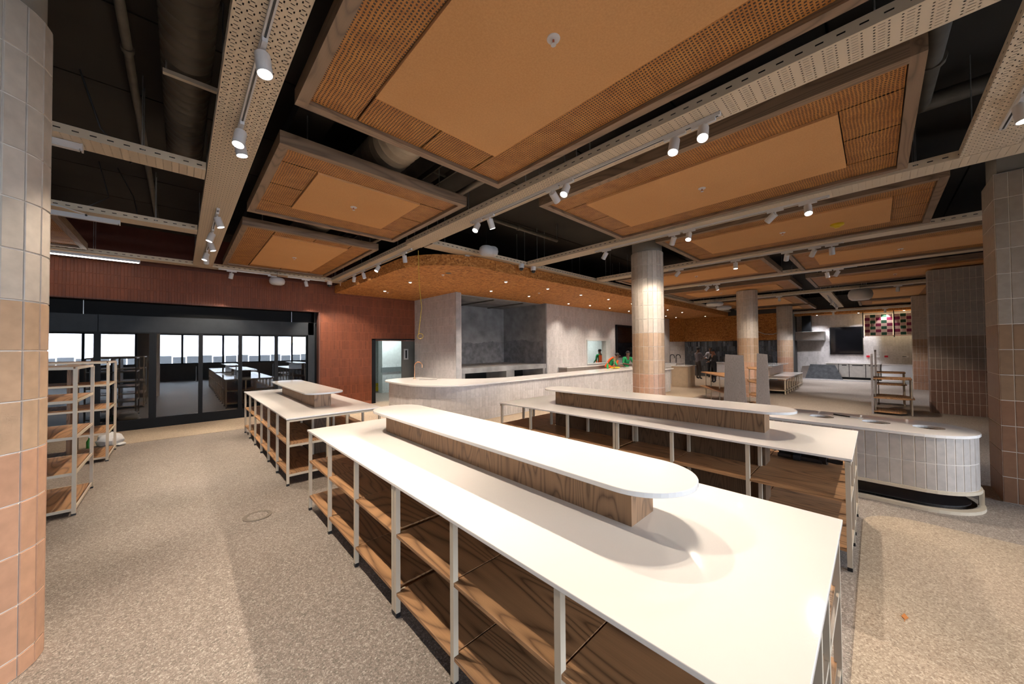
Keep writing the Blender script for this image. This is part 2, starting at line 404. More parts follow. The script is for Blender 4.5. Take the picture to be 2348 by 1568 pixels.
# red wall
wl = thing('wall_left', (0, 0, 0), None, None, kind='structure')
mb = MB()
mb.box(-7, -5.2, 11.92, 12.1, 0, 3.02).box(-7, 6.35, 11.92, 12.1, 3.02, 4.75).box(3.13, 4.74, 11.92, 12.1, 0, 3.02).box(4.74, 6.35, 11.92, 12.1, 2.21, 3.02)
mb.build('masonry', GROUTR, wl)
B(-7, 6.33, 11.905, 11.92, 3.87, 4.74).build('painted_band', REDP, wl)
def rskip(x, y, z, w):
    return (x < 3.13 and z < 3.10) or (4.72 < x and z < 2.25)
tiles(wl, path_cells([(-2.6, 11.92), (6.33, 11.92)], .11, 13, lambda z: T_RED, tw=.052, g=.004, skip=rskip), 290)
B(3.10, 3.13, 11.895, 12.12, 0, 3.03).build('opening_trim', mat_plain('steel_trim', (.10, .04, .03), .6), wl)
B(-5.2, 3.13, 11.895, 12.12, 3.015, 3.03).build('opening_trim', bpy.data.materials['steel_trim'], wl)
# door opening to the service corridor
d1 = thing('door_1', (4.74, 11.9, 0), None, None, kind='structure')
MB().box(4.74, 4.86, 11.88, 12.14, 0, 2.21).box(4.74, 6.33, 11.88, 12.14, 2.17, 2.21).build('door_frame', BLACKM, d1)
dl = B(5.98, 6.5, 12.22, 12.26, 0, 2.15).build('door_leaf', mat_plain('grey_door_paint', (.10, .095, .085), .5), d1)
MB().box(6.06, 6.24, 12.21, 12.22, 1.45, 1.85).build('lock_plate', STEELC, dl)
MB().box(6.12, 6.18, 12.205, 12.211, 1.5, 1.8).build('lock_slot', BLACKM, dl)
wr = thing('wall_corridor', (0, 0, 0), None, None, kind='structure')
MB().box(4.6, 9.5, 16.2, 16.35, 0, 3).box(9.4, 9.5, 12.1, 16.3, 0, 3).box(4.5, 4.6, 12.1, 16.3, 0, 3).box(4.6, 9.5, 12.1, 16.3, 2.75, 2.85).build('plaster', mat_plain('white_plaster', (.62, .67, .66), .6), wr)
B(6.15, 7.6, 14.35, 14.75, 0, 2.75).build('pier', bpy.data.materials['white_plaster'], wr)
cc = path_cells([(4.7, 16.2), (9.4, 16.2)], .0, 6, lambda z: T_WHT, tw=.2, th=.2) + path_cells([(6.15, 14.35), (7.6, 14.35)], .0, 6, lambda z: T_WHT, tw=.2, th=.2)
tiles(wr, cc, 60)
MB().box(4.7, 6.15, 16.15, 16.2, .9, 1.08).box(6.1, 7.65, 14.30, 14.35, .88, 1.08).build('bumper_rail', mat_plain('grey_rail', (.2, .23, .23), .4), wr)
area('corridor_lamp', (6.3, 13.6, 2.7), 1.2, .4, 26, (.9, 1, .98))
bu = thing('bucket', (6.37, 15.3, 0), 'yellow plastic bucket on the corridor floor seen through the doorway', 'bucket')
MB().lathe([(.13, 0.0), (.165, .30), (.18, .305), (.18, .33), (.165, .33), (.13, .02)], 20, (6.37, 15.3), cap=True).build('pail', YELLOW, bu, True)
MB().tube([(6.19, 15.3, .3), (6.22, 15.15, .24), (6.37, 15.10, .2), (6.52, 15.15, .24), (6.55, 15.3, .3)], .008, 6).build('handle', STEELC, bu)
# grey walls with the concrete alcove
wb = thing('wall_back', (0, 0, 0), None, None, kind='structure')
mb = MB()
mb.box(6.34, 6.55, 9.22, 11.9, 0, 4.7).box(10.77, 13.58, 9.22, 9.42, 0, 4.7).box(13.58, 15.55, 9.22, 9.42, 0, 1.08).box(13.58, 15.55, 9.22, 9.42, 2.18, 4.7).box(15.55, 22.9, 9.22, 9.42, 0, 4.7)
mb.build('masonry', GROUTG, wb)
B(6.335, 6.52, 9.20, 9.23, 0, 3.66).build('pale_edge', CONCL, wb)
MB().box(6.55, 10.77, 11.75, 11.9, 0, 4.7).build('alcove_back', CONC, wb)
MB().box(10.7, 10.765, 9.21, 11.75, 0, 4.7).box(6.55, 6.58, 9.42, 11.75, 0, 4.7).build('alcove_side', CONC, wb)
mb = MB(); zz = 2.1
for i in range(60):
    zz += random.uniform(-.035, .035) + (2.12-zz)*.15
    mb.box(6.58+i*.0683, 6.58+(i+1)*.0683, 11.738, 11.75, 1.21, zz)
for i in range(30):
    zz += random.uniform(-.03, .03) + (2.16-zz)*.15
    mb.box(10.688, 10.7, 11.735-(i+1)*.08, 11.735-i*.08, 1.21, zz)
mb.build('rough_render', CONCD, wb)
MB().box(6.55, 10.75, 9.22, 11.75, 1.03, 1.21).build('alcove_ledge', CONC, wb)
for x0, x1 in ((6.55, 6.72), (8.55, 8.95), (10.55, 10.75)): B(x0, x1, 9.26, 10.4, 0, 1.03).build('ledge_pier', CONC, wb)
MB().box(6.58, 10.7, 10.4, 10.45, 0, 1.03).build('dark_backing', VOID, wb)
MB().box(6.55, 10.77, 9.5, 11.75, 3.62, 3.7).build('alcove_soffit', CONC, wb)
for xx in (8.2, 9.7): B(xx, xx+.05, 9.55, 11.7, 3.58, 3.62).build('alcove_beam', PIPE, wb)
tiles(wb, path_cells([(6.34, 11.9), (6.34, 9.23)], .0, 13, lambda z: T_GREY, skip=lambda x, y, z, w: z > 3.72), 150)
tiles(wb, path_cells([(10.77, 9.22), (22.9, 9.22)], .0, 13, lambda z: T_GREY, skip=lambda x, y, z, w: z > 3.72 or (13.5 < x < 15.6 and 1.0 < z < 2.25)), 145)
MB().box(13.58, 15.55, 9.18, 9.46, 1.06, 1.10).box(13.56, 13.6, 9.19, 9.44, 1.1, 2.18).box(15.2, 15.57, 9.19, 9.44, 1.1, 2.18).box(13.56, 15.57, 9.19, 9.44, 2.16, 2.2).build('hatch_frame', mat_plain('pale_hatch_frame', (.62, .64, .62), .5), wb)
# wash-up room behind the hatch
ws = thing('wall_washroom', (0, 0, 0), None, None, kind='structure')
MB().box(13.0, 24, 12.6, 12.7, 0, 3).box(13, 24, 9.42, 12.7, 2.9, 3.0).box(12.9, 13, 9.42, 12.7, 0, 3).box(24, 24.1, 9.42, 12.7, 0, 3).build('plaster', bpy.data.materials['white_plaster'], ws)
tiles(ws, path_cells([(16.5, 12.6), (22.5, 12.6)], .6, 10, lambda z: T_WHT, tw=.25, th=.2), 80)
area('washroom_lamp', (18, 11.3, 2.85), 3, .6, 50, (.92, 1, .98))
cab = thing('wall_cabinet', (17.3, 12.25, 1.9), 'grey cabinet high on the white tiled wall behind the hatch', 'cabinet')
B(16.9, 17.9, 12.2, 12.6, 1.95, 2.3).build('carcass', mat_plain('grey_cabinet', (.3, .33, .32), .4), cab)
B(16.95, 17.85, 12.18, 12.2, 1.98, 2.27).build('door', STEELC, cab)
# far bar wall: cork band over black tile
wf = thing('wall_far', (0, 0, 0), None, None, kind='structure')
MB().poly([(22.9, 9.22), (23.76, 8.6), (23.76, 3.3), (27.0, 3.3), (27.0, 3.45), (24.0, 3.45), (24.0, 9.42), (22.9, 9.42)], 0, 4.7).build('masonry', GROUTK, wf)
MB().poly([(22.88, 9.2), (23.72, 8.58), (23.72, 3.3), (23.8, 3.3), (23.8, 8.62), (22.9, 9.24)], 2.18, 3.66).build('cork_band', OSB, wf)
tiles(wf, path_cells([(22.9, 9.21), (23.75, 8.6)], .0, 8, lambda z: T_GREY, th=.272), 30)
tiles(wf, path_cells([(23.75, 8.6), (23.75, 3.35)], .05, 7, lambda z: T_BLK, th=.3), 150)
# kitchen wall on the right
wk = thing('wall_right', (0, 0, 0), None, None, kind='structure')
MB().box(27.02, 27.2, -6.4, 3.45, 0, 4.7).build('masonry', GROUTG, wk)
tiles(wk, path_cells([(27.02, 3.3), (27.02, -1.9)], .0, 12, lambda z: T_GREY, th=.3), 100)
MB().box(26.2, 27.0, -2.2, 3.3, 3.6, 3.9).build('cork_soffit', OSB, wk)
MB().box(24.9, 25.0, -1.4, 2.9, 0, .06).build('kerb', CONCL, wk)
# window wall behind the viewpoint
wn = thing('wall_front', (0, 0, 0), None, None, kind='structure')
MB().box(-8, 28, -6.4, -6.2, 0, 1.0).box(-8, 28, -6.4, -6.2, 2.9, 4.8).box(-8, -7.9, -6.4, -6.2, 1, 2.9).box(10.1, 28, -6.4, -6.2, 1, 2.9).build('plaster', mat_plain('warm_plaster', (.45, .40, .35), .8), wn)
w1 = thing('window_1', (-7.9, -6.3, 1), None, None, kind='structure')
for i in range(10):
    xx = -7.9+i*2.0
    B(xx-.05, xx+.05, -6.36, -6.26, 1.0, 2.9).build('mullion', BLACKM, w1)
MB().box(-7.9, 10.1, -6.36, -6.26, 1.0, 1.06).box(-7.9, 10.1, -6.36, -6.26, 2.84, 2.9).build('window_frame', BLACKM, w1)
B(-7.9, 10.1, -6.32, -6.31, 1.0, 2.9).build('pane', CLEAR, w1)
MB().box(-7, 28, 16.85, 17, 0, 4.8).box(27.85, 28, -6.4, 17, 0, 4.8).build('wall_light_shield', VOID, kind='structure')  # unseen shell added around the rooms to stop sky light leaking in
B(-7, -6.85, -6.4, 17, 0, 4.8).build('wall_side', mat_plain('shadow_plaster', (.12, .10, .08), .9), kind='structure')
# outside: terrace and a paling fence, seen mirrored in the cooler doors
B(-30, 40, -30, -6.4, -.3, -.1).build('ground', mat_plain('terrace_paving', (.3, .3, .3), .8), kind='structure')
fe = thing('fence', (0, -14, -.1), 'grey paling fence outside the windows, seen mirrored in the cooler doors', 'fence')
for i in range(60): B(-22+i*.8, -22+i*.8+.72, -14.05, -14, -.1, 1.35+.05*(i % 3)).build('paling', mat_plain('weathered_paling', (.25, .26, .27), .8) if i == 0 else bpy.data.materials['weathered_paling'], fe)
# curved cork soffit over the counters
so = [(3.56, 11.9), (3.56, 7.55)] + arc(5.02, 7.55, 1.46, 180, 270, 14) + [(25.2, 6.09), (25.2, 9.2), (23.7, 11.9)]
sf = MB().poly(so, 3.65, 3.89).build('trim_1', OSB, kind='structure')

# ------------------------------------------------------------------ tiled columns and piers
def round_col(x, y, label, limit, rows=13, rr=.335, zt=3.885):
    t = thing('tiled_column', (x, y, 0), label, 'column', 'round tiled columns', 'thing')
    MB().lathe([(rr-.012, 0), (rr-.012, zt)], 42, (x, y)).build('grout_core', GROUT, t, True)
    if limit: MB().lathe([(rr-.03, zt-.001), (rr-.03, 4.735)], 32, (x, y)).build('concrete_shaft', mat_plain('shaft_concrete', (.27, .245, .21), .85), t, True)
    n = 21; cells = []
    for i in range(n):
        a = 2*PI*(i+.5)/n
        for r in range(rows):
            z = .12+(r+.5)*.2895
            cells.append(((x+(rr-.012)*math.cos(a), y+(rr-.012)*math.sin(a), z), a+PI/2, 2*(rr-.012)*math.tan(PI/n)-.005, .283, band(z)))
    for i in range(n):
        a = 2*PI*(i+.5)/n; cells.append(((x+(rr-.012)*math.cos(a), y+(rr-.012)*math.sin(a), .06), a+PI/2, 2*(rr-.012)*math.tan(PI/n)-.005, .113, T_LOW))
    cells = [c for c in cells if (Vector((c[0][0]-x, c[0][1]-y))).dot(Vector((-x, -y))) > -.12]
    tiles(t, cells, limit)
round_col(-.93, 3.59, 'round tiled column close by at the left edge, cream fading down to terracotta', 300)
round_col(7.4, 3.44, 'round tiled column standing between the long counter and the second table', 300)
round_col(15.2, 3.28, 'round tiled column behind the two tall grey wooden fins', 0)
round_col(22.6, 3.25, 'round tiled column nearest the kitchen hood', 0)
P_TOP = mat_tile('shaded_grey_pier_tile', (.34, .315, .295), .4, .1); P_MID = mat_tile('shaded_grey_brown_pier_tile', (.22, .17, .14), .4, .14); P_LOW = mat_tile('shaded_dark_brown_pier_tile', (.20, .115, .085), .4, .14)  # darker copies of the column tiles, shade painted into the wide pier
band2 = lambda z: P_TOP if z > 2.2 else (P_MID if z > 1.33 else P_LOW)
Q_TOP = mat_tile('shaded_taupe_pier_tile', (.34, .285, .23), .4, .1); Q_MID = mat_tile('shaded_brown_pier_tile', (.27, .165, .095), .4, .12); Q_LOW = mat_tile('shaded_russet_pier_tile', (.25, .125, .07), .4, .12)  # darkened tile set: the right edge pier's shade is in its colours
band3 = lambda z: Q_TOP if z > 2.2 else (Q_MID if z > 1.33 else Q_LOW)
def pier(x0, x1, y0, y1, label, wide_side, limit, zt=3.87, band=band):
    t = thing('tiled_pier', (x0, y1, 0), label, 'pier', 'square tiled piers', 'thing')
    B(x0, x1, y0, y1, 0, zt).build('grout_core', GROUT, t)
    if x0 < 10: B(x0+.03, x1-.03, y0+.03, y1-.03, zt, 4.735).build('concrete_shaft', bpy.data.materials['shaft_concrete'], t)
    c = path_cells([(x0, y1), (x0, y0)], 0, 13, band, th=.2975)
    if wide_side:
        for r in range(13): c.append((((x0+x1)/2, y1, (r+.5)*.2975), PI, x1-x0-.006, .2915, band((r+.5)*.2975)))
    else: c += path_cells([(x1, y1), (x0, y1)], 0, 13, band, th=.2975)
    tiles(t, c, limit)
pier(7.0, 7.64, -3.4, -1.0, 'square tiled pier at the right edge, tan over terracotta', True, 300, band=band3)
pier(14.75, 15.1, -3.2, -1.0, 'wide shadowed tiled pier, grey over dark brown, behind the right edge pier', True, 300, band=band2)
pier(22.0, 22.35, -3.0, -1.05, 'far tiled pier beside the chequered lantern, cream over peach', True, 0)

# ------------------------------------------------------------------ walk-in cooler front
cf = thing('cooler_front', (-.5, 12.1, 0), 'charcoal glass-door cooler front set in the red tiled wall', 'refrigerator')
B(-5.2, 3.13, 12.06, 12.16, 0, .2).build('plinth', BLACKM, cf)
for x0, x1 in ((-5.2, -1.34), (-1.33, 3.0)): B(x0, x1, 12.04, 12.16, 2.3, 2.68).build('fascia', CHAR, cf)
B(2.84, 3.02, 12.04, 12.16, 0, 2.68).build('end_post', CHAR, cf)
MB().box(-5.2, 3.12, 12.5, 12.6, 2.68, 3.02).box(-5.2, 3.12, 12.11, 12.6, 3.03, 3.06).build('void_board', VOID, cf)
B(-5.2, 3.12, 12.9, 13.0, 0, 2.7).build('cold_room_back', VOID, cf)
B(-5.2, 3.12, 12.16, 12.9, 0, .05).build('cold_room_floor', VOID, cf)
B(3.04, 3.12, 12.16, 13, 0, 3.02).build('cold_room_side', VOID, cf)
MB().box(-5.2, 3.1, 12.1, 12.6, 2.66, 2.69).build('top_ledge', BLACKM, cf)
for xx in (-1.55, 2.41): MB().tube([(xx, 12.08, 2.68), (xx, 12.08, 2.99)], .008, 6).build('hanger_rod', STEELC, cf)
edges = [(-5.0, -4.25), (-4.2, -3.45), (-3.4, -2.24), (-2.18, -1.38), (-1.31, -.52), (-.43, .36), (.41, 1.17), (1.22, 2.0), (2.05, 2.80)]
for i, (a, b) in enumerate(edges):
    d = MB()
    d.box(a, b, 12.05, 12.12, .2, .245).box(a, b, 12.05, 12.12, 2.27, 2.3).box(a, a+.018, 12.05, 12.12, .245, 2.27).box(b-.018, b, 12.05, 12.12, .245, 2.27)
    dd = d.build('door', BLACKM, cf)
    B(a+.018, b-.018, 12.06, 12.066, .245, 2.27).build('pane', PANE, dd)
    MB().tube([(b-.06, 12.03, 1.05), (b-.06, 12.03, 1.45)], .009, 6).build('handle', BLACKP, dd)
for a, b in zip(edges, edges[1:]):
    if b[0]-a[1] > .02: B(a[1], b[0], 12.045, 12.15, .2, 2.3).build('mullion', BLACKM, cf)

# ------------------------------------------------------------------ display tables
def stadium(cx, y0, y1, w, r=None, n=12):
    r = w/2 if r is None else r
    P = []
    for (ax, ay, a0) in ((cx+w/2-r, y0+r, -90), (cx+w/2-r, y1-r, 0), (cx-w/2+r, y1-r, 90), (cx-w/2+r, y0+r, 180)):
        P += arc(ax, ay, r, a0, a0+90, n)
    out = []
    for p in P:
        if not out or (Vector(p)-Vector(out[-1])).length > 1e-4: out.append(p)
    return out
def display_table(x0, x1, y0, y1, label, posts, spine, top_y, top_r=None, top_w=.565):
    t = thing('display_table', ((x0+x1)/2, (y0+y1)/2, 0), label, 'table', 'white topped display tables with shelves')
    cx = (x0+x1)/2; H = .92
    B(x0, x1, y0, y1, H-.021, H).build('tabletop', QUARTZ, t, bev=.003)
    MB().box(x0+.01, x1-.01, y0+.01, y0+.04, H-.056, H-.027).box(x0+.01, x1-.01, y1-.04, y1-.01, H-.056, H-.027).build('top_rail', CREAM, t)
    p = .032
    def leg(x, y):
        l = B(x-p/2, x+p/2, y-p/2, y+p/2, .03, H-.027).build('leg', CREAM, t)
        B(x-p/2, x+p/2, y-p/2, y+p/2, .0, .03).build('foot', BLACKP, l)
    xs = (x0+.025, x1-.025)
    for yy in posts:
        for x in xs: leg(x, yy)
    for yy in (posts[0], posts[-1]):
        for x in (cx-.135, cx+.135): leg(x, yy)
    for yy in posts[1:-1]:
        for x in (cx-.155, cx+.155): leg(x, yy)
    # spine box, boxed in oak, carries the raised top
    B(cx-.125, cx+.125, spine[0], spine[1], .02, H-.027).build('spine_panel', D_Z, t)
    B(cx-.125, cx+.125, spine[0], spine[1], H, 1.143).build('riser_box', W_Z, t)
    MB().poly(stadium(cx, top_y[0], top_y[1], top_w, top_r), 1.143, 1.17).build('raised_top', QUARTZ, t, bev=.004)
    # shelves bay by bay
    for z in (.15, .55):
        for a, b in zip(posts, posts[1:]):
            if b-a < .2: continue
            end = b <= spine[0]+.12 or a >= spine[1]-.12
            for xa, xb in ((x0+.012, cx-.14), (cx+.14, x1-.012)):
                B(xa, xb, a+.004, b-.004, z, z+.022).build('shelf', W_Y, t, bev=.0015)
            if end: B(cx-.136, cx+.136, a+.004, b-.004, z, z+.022).build('shelf', W_Y, t)
        for yy in (posts[0], posts[-1]):
            B(x0+.02, x1-.02, yy-.012, yy+.012, z-.028, z).build('end_rail', CREAM, t)
        for yy in posts[1:-1]:
            B(x0+.02, cx-.14, yy-.012, yy+.012, z-.026, z-.001).build('bearer', CREAM, t)
            B(cx+.14, x1-.02, yy-.012, yy+.012, z-.026, z-.001).build('bearer', CREAM, t)
    return t
PA = [.17, .89, 1.63, 2.325, 2.365, 3.10, 3.83, 4.55]
display_table(1.075, 2.565, .14, 4.59, 'nearest white topped display table with oak shelves and rounded raised top', PA, (.89, 3.85), (.62, 4.06))
display_table(3.965, 5.335, .15, 4.48, 'white topped display table with a folded tripod on its shelf', [.18, .88, 1.6, 2.27, 2.31, 3.05, 3.77, 4.44], (.84, 3.7), (.58, 3.95), None, .565)
display_table(1.045, 2.36, 5.53, 9.83, 'white topped display table between the cooler and the nearest table', [5.56, 6.27, 6.98, 7.68, 8.39, 9.1, 9.80], (6.3, 8.75), (6.04, 9.15), .2, .565)

# folded tripod on the second table's shelf
tp = thing('tripod', (4.99, .5, .575), 'folded black camera tripod lying on the shelf under a white table top', 'tripod')
for i, (dx, dz) in enumerate(((-.035, .03), (.035, .03), (0, .085))):
    MB().tube([(5.01+dx, .80, .578+dz), (4.99+dx, .42, .578+dz)], .024, 10).build('leg', BLACKP, tp, True)
    MB().tube([(4.99+dx, .66, .578+dz), (4.99+dx, .60, .578+dz)], .030, 10).build('leg_lock', CHAR, tp, True)
MB().tube([(4.99, .44, .63), (4.98, .38, .63)], .05, 12).build('shoulder', BLACKP, tp, True)
MB().tube([(4.98, .38, .63), (4.97, .30, .63), (4.97, .26, .63)], [.02, .026, .02], 12).build('ball_head', BLACKP, tp, True)
B(4.93, 5.00, .225, .245, .60, .67).build('clamp_plate', BLACKP, tp)

# ------------------------------------------------------------------ left shelving units
def shelving(x0, x1, y0, y1, label):
    t = thing('shelving_unit', ((x0+x1)/2, (y0+y1)/2, 0), label, 'shelf', 'open metal shelving units by the cooler')
    for (x, y) in ((x0, y0), (x1, y0), (x0, y1), (x1, y1)):
        l = B(x-.016, x+.016, y-.016, y+.016, .02, 1.655).build('post', CREAM, t)
        B(x-.018, x+.018, y-.018, y+.018, 0, .02).build('foot', BLACKP, l)
    for z in (.06, .46, .865, 1.275, 1.655):
        B(x0+.017, x1-.017, y0+.004, y1-.004, z, z+.02).build('shelf', W_Y if z < 1.6 else G_Y, t)
        MB().box(x0+.016, x1-.016, y0-.01, y0+.004, z-.01, z+.02).box(x0+.016, x1-.016, y1-.004, y1+.01, z-.01, z+.02).box(x1-.004, x1+.01, y0+.016, y1-.016, z-.01, z+.02).box(x0-.01, x0+.004, y0+.016, y1-.016, z-.01, z+.02).build('shelf_rail', CREAM, t)
    MB().box((x0+x1)/2-.02, (x0+x1)/2+.02, y0+.25, y1-.02, .08, 1.64).build('spine_panel', W_Z, t)
shelving(-1.95, -.86, 6.31, 7.38, 'open metal shelving unit with oak shelves, nearer the left column')
shelving(-1.78, -.88, 9.0, 9.95, 'open metal shelving unit with oak shelves, close to the cooler doors')
bag = thing('plastic_bag', (-.98, 10.35, 0), 'crumpled white plastic bag on the floor behind the shelving', 'bag')
def blob(name, c, r, mat, par, seed, sm=True, n=10, m=14, amp=.3):
    rd = random.Random(seed); mb = MB(); i0 = 0; prof = []
    for i in range(n+1):
        th = PI*i/n
        for j in range(m):
            ph = 2*PI*j/m; k = 1+amp*(rd.random()-.5)*(1 if 0 < i < n else 0)
            mb.v.append((c[0]+r[0]*math.sin(th)*math.cos(ph)*k, c[1]+r[1]*math.sin(th)*math.sin(ph)*k, max(c[2]-r[2]+.002, c[2]-r[2]*math.cos(th)*k)))
    for i in range(n):
        for j in range(m):
            j2 = (j+1) % m; mb.f.append((i*m+j, i*m+j2, (i+1)*m+j2, (i+1)*m+j))
    return mb.build(name, mat, par, sm)
blob('sack', (-.98, 10.38, .13), (.19, .2, .13), PLASTICW, bag, 3)
blob('loose_flap', (-.84, 10.3, .035), (.08, .08, .03), PLASTICW, bag, 5)
gb = thing('green_bottle', (-1.24, 10.42, 0), 'small green bottle on the floor beside the white bag', 'bottle')
MB().lathe([(.045, 0), (.045, .13), (.02, .18), (.018, .2)], 14, (-1.24, 10.42)).build('body', mat_plain('green_plastic', (.05, .22, .04), .3), gb, True)
MB().lathe([(.021, .2), (.021, .225)], 12, (-1.24, 10.42)).build('cap', WHITE, gb, True)
dr = thing('floor_drain', (.635, 4.8, 0), 'round speckled floor drain cover in the grey floor', 'drain')
MB().lathe([(.135, .001), (.135, .006), (.10, .006), (.10, .001)], 32, (.635, 4.8)).build('rim', mat_plain('drain_rim', (.17, .14, .11), .5), dr)
MB().lathe([(.097, .001), (.097, .005)], 32, (.635, 4.8)).build('cover', FL_GREY, dr)
lf = thing('dry_leaf', (3.57, -.1, .003), 'small dry orange leaf lying on the beige floor', 'leaf')
MB().poly([(3.53, -.1), (3.56, -.085), (3.61, -.1), (3.57, -.118)], .004, .008).build('blade', mat_plain('leaf_orange', (.45, .16, .03), .7), lf)
MB().tube([(3.53, -.1, .007), (3.505, -.097, .007)], .002, 5).build('stalk', bpy.data.materials['leaf_orange'], lf)

# ------------------------------------------------------------------ long service counter
front = [(4.75, 10.05), (4.45, 9.9), (4.30, 9.55)] + [(4.28, 9.2)] + arc(5.55, 8.32, 1.27, 180, 270, 16) + [(13.1, 7.05)] + arc(13.1, 6.25, .8, 90, 0, 6) + [(13.9, 5.95), (14.8, 5.95), (14.8, 7.05), (16.4, 7.05), (16.4, 7.9)]
inner = [(16.4, 7.9), (7.2, 7.85), (6.6, 8.05), (6.05, 8.45), (5.6, 9.1), (5.5, 10.05)]
sc = thing('service_counter', (5, 7.5, 0), 'long curved service counter faced in pale grey tile with a white top', 'counter')
MB().poly([(x, y) for x, y in front]+inner[1:], 0, .90).build('counter_base', GROUTG, sc)
top = [(4.75, 10.1), (4.38, 9.95), (4.19, 9.6)] + [(4.17, 9.2)] + arc(5.45, 8.23, 1.28, 180, 270, 18) + [(13.1, 6.95)] + arc(13.1, 6.25, .7, 90, 0, 6) + [(13.8, 5.85), (14.9, 5.85), (14.9, 6.95), (16.5, 6.95)]
MB().poly(top+[(16.5, 7.95)]+inner[1:-1]+[(5.5, 10.1)], .92, .955).build('countertop', QUARTZ, sc)
MB().poly([(x+(.02 if x < 6 else 0), y+.02) for x, y in front]+inner[1:], .90, .92).build('shadow_gap', GROUTG, sc)
cells = path_cells(front[:-1], .03, 3, lambda z: T_GREY, th=.29)
tiles(sc, cells, 300)
MB().poly([(4.95, 9.05), (5.35, 8.75), (5.5, 8.95), (5.1, 9.3)], .955, .9575).build('sink_rim', STAIN, sc)
def gooseneck(x, y, z, h, rz, mat, label, r=.014, w=.11):
    t = thing('tap', (x, y, z), label, 'tap')
    c, s = math.cos(rz), math.sin(rz)
    P = [(x, y, z), (x, y, z+h-w)] + [(x+c*(w-w*math.cos(R(a))), y+s*(w-w*math.cos(R(a))), z+h-w+w*math.sin(R(a))) for a in range(20, 181, 20)] + [(x+c*2*w, y+s*2*w, z+h-w-.06)]
    MB().tube(P, r, 10).build('spout', mat, t, True)
    MB().lathe([(.035, z), (.035, z+.012), (.026, z+.02)], 16, (x, y)).build('base_ring', mat, t, True)
    MB().tube([(x-.06*s, y+.06*c, z+.12), (x+.06*s, y-.06*c, z+.12)], .012, 8).build('handle', mat, t, True)
gooseneck(5.05, 9.5, .957, .5, R(-35), COPPER, 'copper gooseneck tap at the door end of the long counter')
gooseneck(12.9, 7.45, .957, .48, R(20), COPPER, 'reddish gooseneck tap on the long counter beside the round column', .015, .12)
bb = thing('green_bottle', (12.9, 7.75, .955), 'green plastic bottle on the counter in front of two workers', 'bottle')
MB().lathe([(.045, .955), (.045, 1.10), (.018, 1.17), (.018, 1.2)], 12, (12.9, 7.75)).build('body', mat_plain('bottle_green', (.03, .35, .10), .2), bb, True)
MB().lathe([(.02, 1.2), (.02, 1.225)], 10, (12.9, 7.75)).build('cap', WHITE, bb, True)
yc = thing('yellow_cloth', (13.2, 7.6, .955), 'yellow cloth lying on the counter beside the green bottle', 'cloth')
blob('fold', (13.35, 7.6, .986), (.2, .14, .03), YELLOW, yc, 8)
blob('fold', (13.2, 7.68, .981), (.1, .1, .025), YELLOW, yc, 18)
bx = thing('back_counter', (14, 8.85, 0), 'low grey back counter under the serving hatch', 'counter')
B(11.5, 17.0, 8.78, 9.2, 0, 1.0).build('carcass', mat_plain('warm_grey_laminate', (.34, .30, .27), .5), bx)
B(11.45, 17.0, 8.74, 9.2, 1.0, 1.035).build('worktop', QUARTZ, bx)
sc1 = thing('menu_screen', (17.2, 9.2, 2.1), 'tall black menu screen on the grey wall behind the round column', 'screen')
B(16.1, 19.6, 9.13, 9.205, 1.31, 3.0).build('bezel', BLACKM, sc1)
B(16.2, 19.5, 9.122, 9.13, 1.4, 2.9).build('display', SCREEN, sc1)

# ------------------------------------------------------------------ pill-shaped tiled bar with bins holes
pb = thing('tiled_bar', (6.4, .6, 0), 'pill shaped pale tiled bar on a cream frame with round holes in top', 'counter')
pill = stadium(6.55, -.78, 3.2, 1.0, .5, 10)
def holed_top():
    import bmesh
    bm = bmesh.new(); outer = [bm.verts.new((x, y, .85)) for x, y in stadium(6.55, -.8, 3.2, 1.05, .525, 10)]
    es = [bm.edges.new((outer[i], outer[(i+1) % len(outer)])) for i in range(len(outer))]
    for hy in (.55, .02, -.42):
        v = [bm.verts.new((6.56+.13*math.cos(2*PI*j/28), hy+.13*math.sin(2*PI*j/28), .85)) for j in range(28)]
        es += [bm.edges.new((v[j], v[(j+1) % 28])) for j in range(28)]
    bmesh.ops.triangle_fill(bm, use_beauty=True, use_dissolve=False, edges=es)
    r = bmesh.ops.extrude_face_region(bm, geom=bm.faces[:])
    for v in [g for g in r['geom'] if isinstance(g, bmesh.types.BMVert)]: v.co.z = .82
    bmesh.ops.recalc_face_normals(bm, faces=bm.faces[:])
    me = bpy.data.meshes.new('bar_top'); bm.to_mesh(me); bm.free(); me.materials.append(QUARTZ)
    me.transform(Matrix.Translation((-6.4, -.6, 0)))
    o = bpy.data.objects.new('bar_top', me); COL.objects.link(o); o.parent = pb
holed_top()
def ring_shell(pts, z0, z1, t=.03):
    mb = MB(); n = len(pts); cx = sum(p[0] for p in pts)/n; cy = sum(p[1] for p in pts)/n
    inn = [((x-6.55)*(1-t/.5)+6.55, y+(t if y < cy else -t)) for x, y in pts]
    i = 0
    mb.v += [(x, y, z0) for x, y in pts]+[(x, y, z1) for x, y in pts]+[(x, y, z0) for x, y in inn]+[(x, y, z1) for x, y in inn]
    for k in range(n):
        q = (k+1) % n
        mb.f += [(k, q, n+q, n+k), (2*n+q, 2*n+k, 3*n+k, 3*n+q), (n+k, n+q, 3*n+q, 3*n+k), (q, k, 2*n+k, 2*n+q)]
    return mb
ring_shell(pill, .22, .82).build('bar_shell', GROUT, pb)
ring_shell(stadium(6.55, -.8, 3.22, 1.04, .52, 10), .2, .235, .05).build('shell_trim', CREAM, pb)
rev = list(reversed(pill)); rev.append(rev[0])
rev = list(pill)+[pill[0]]
T_BAR = mat_tile('warm_grey_bar_tile', (.44, .40, .365), .3, .12)
tiles(pb, path_cells(rev, .235, 2, lambda z: T_BAR, th=.29), 300)
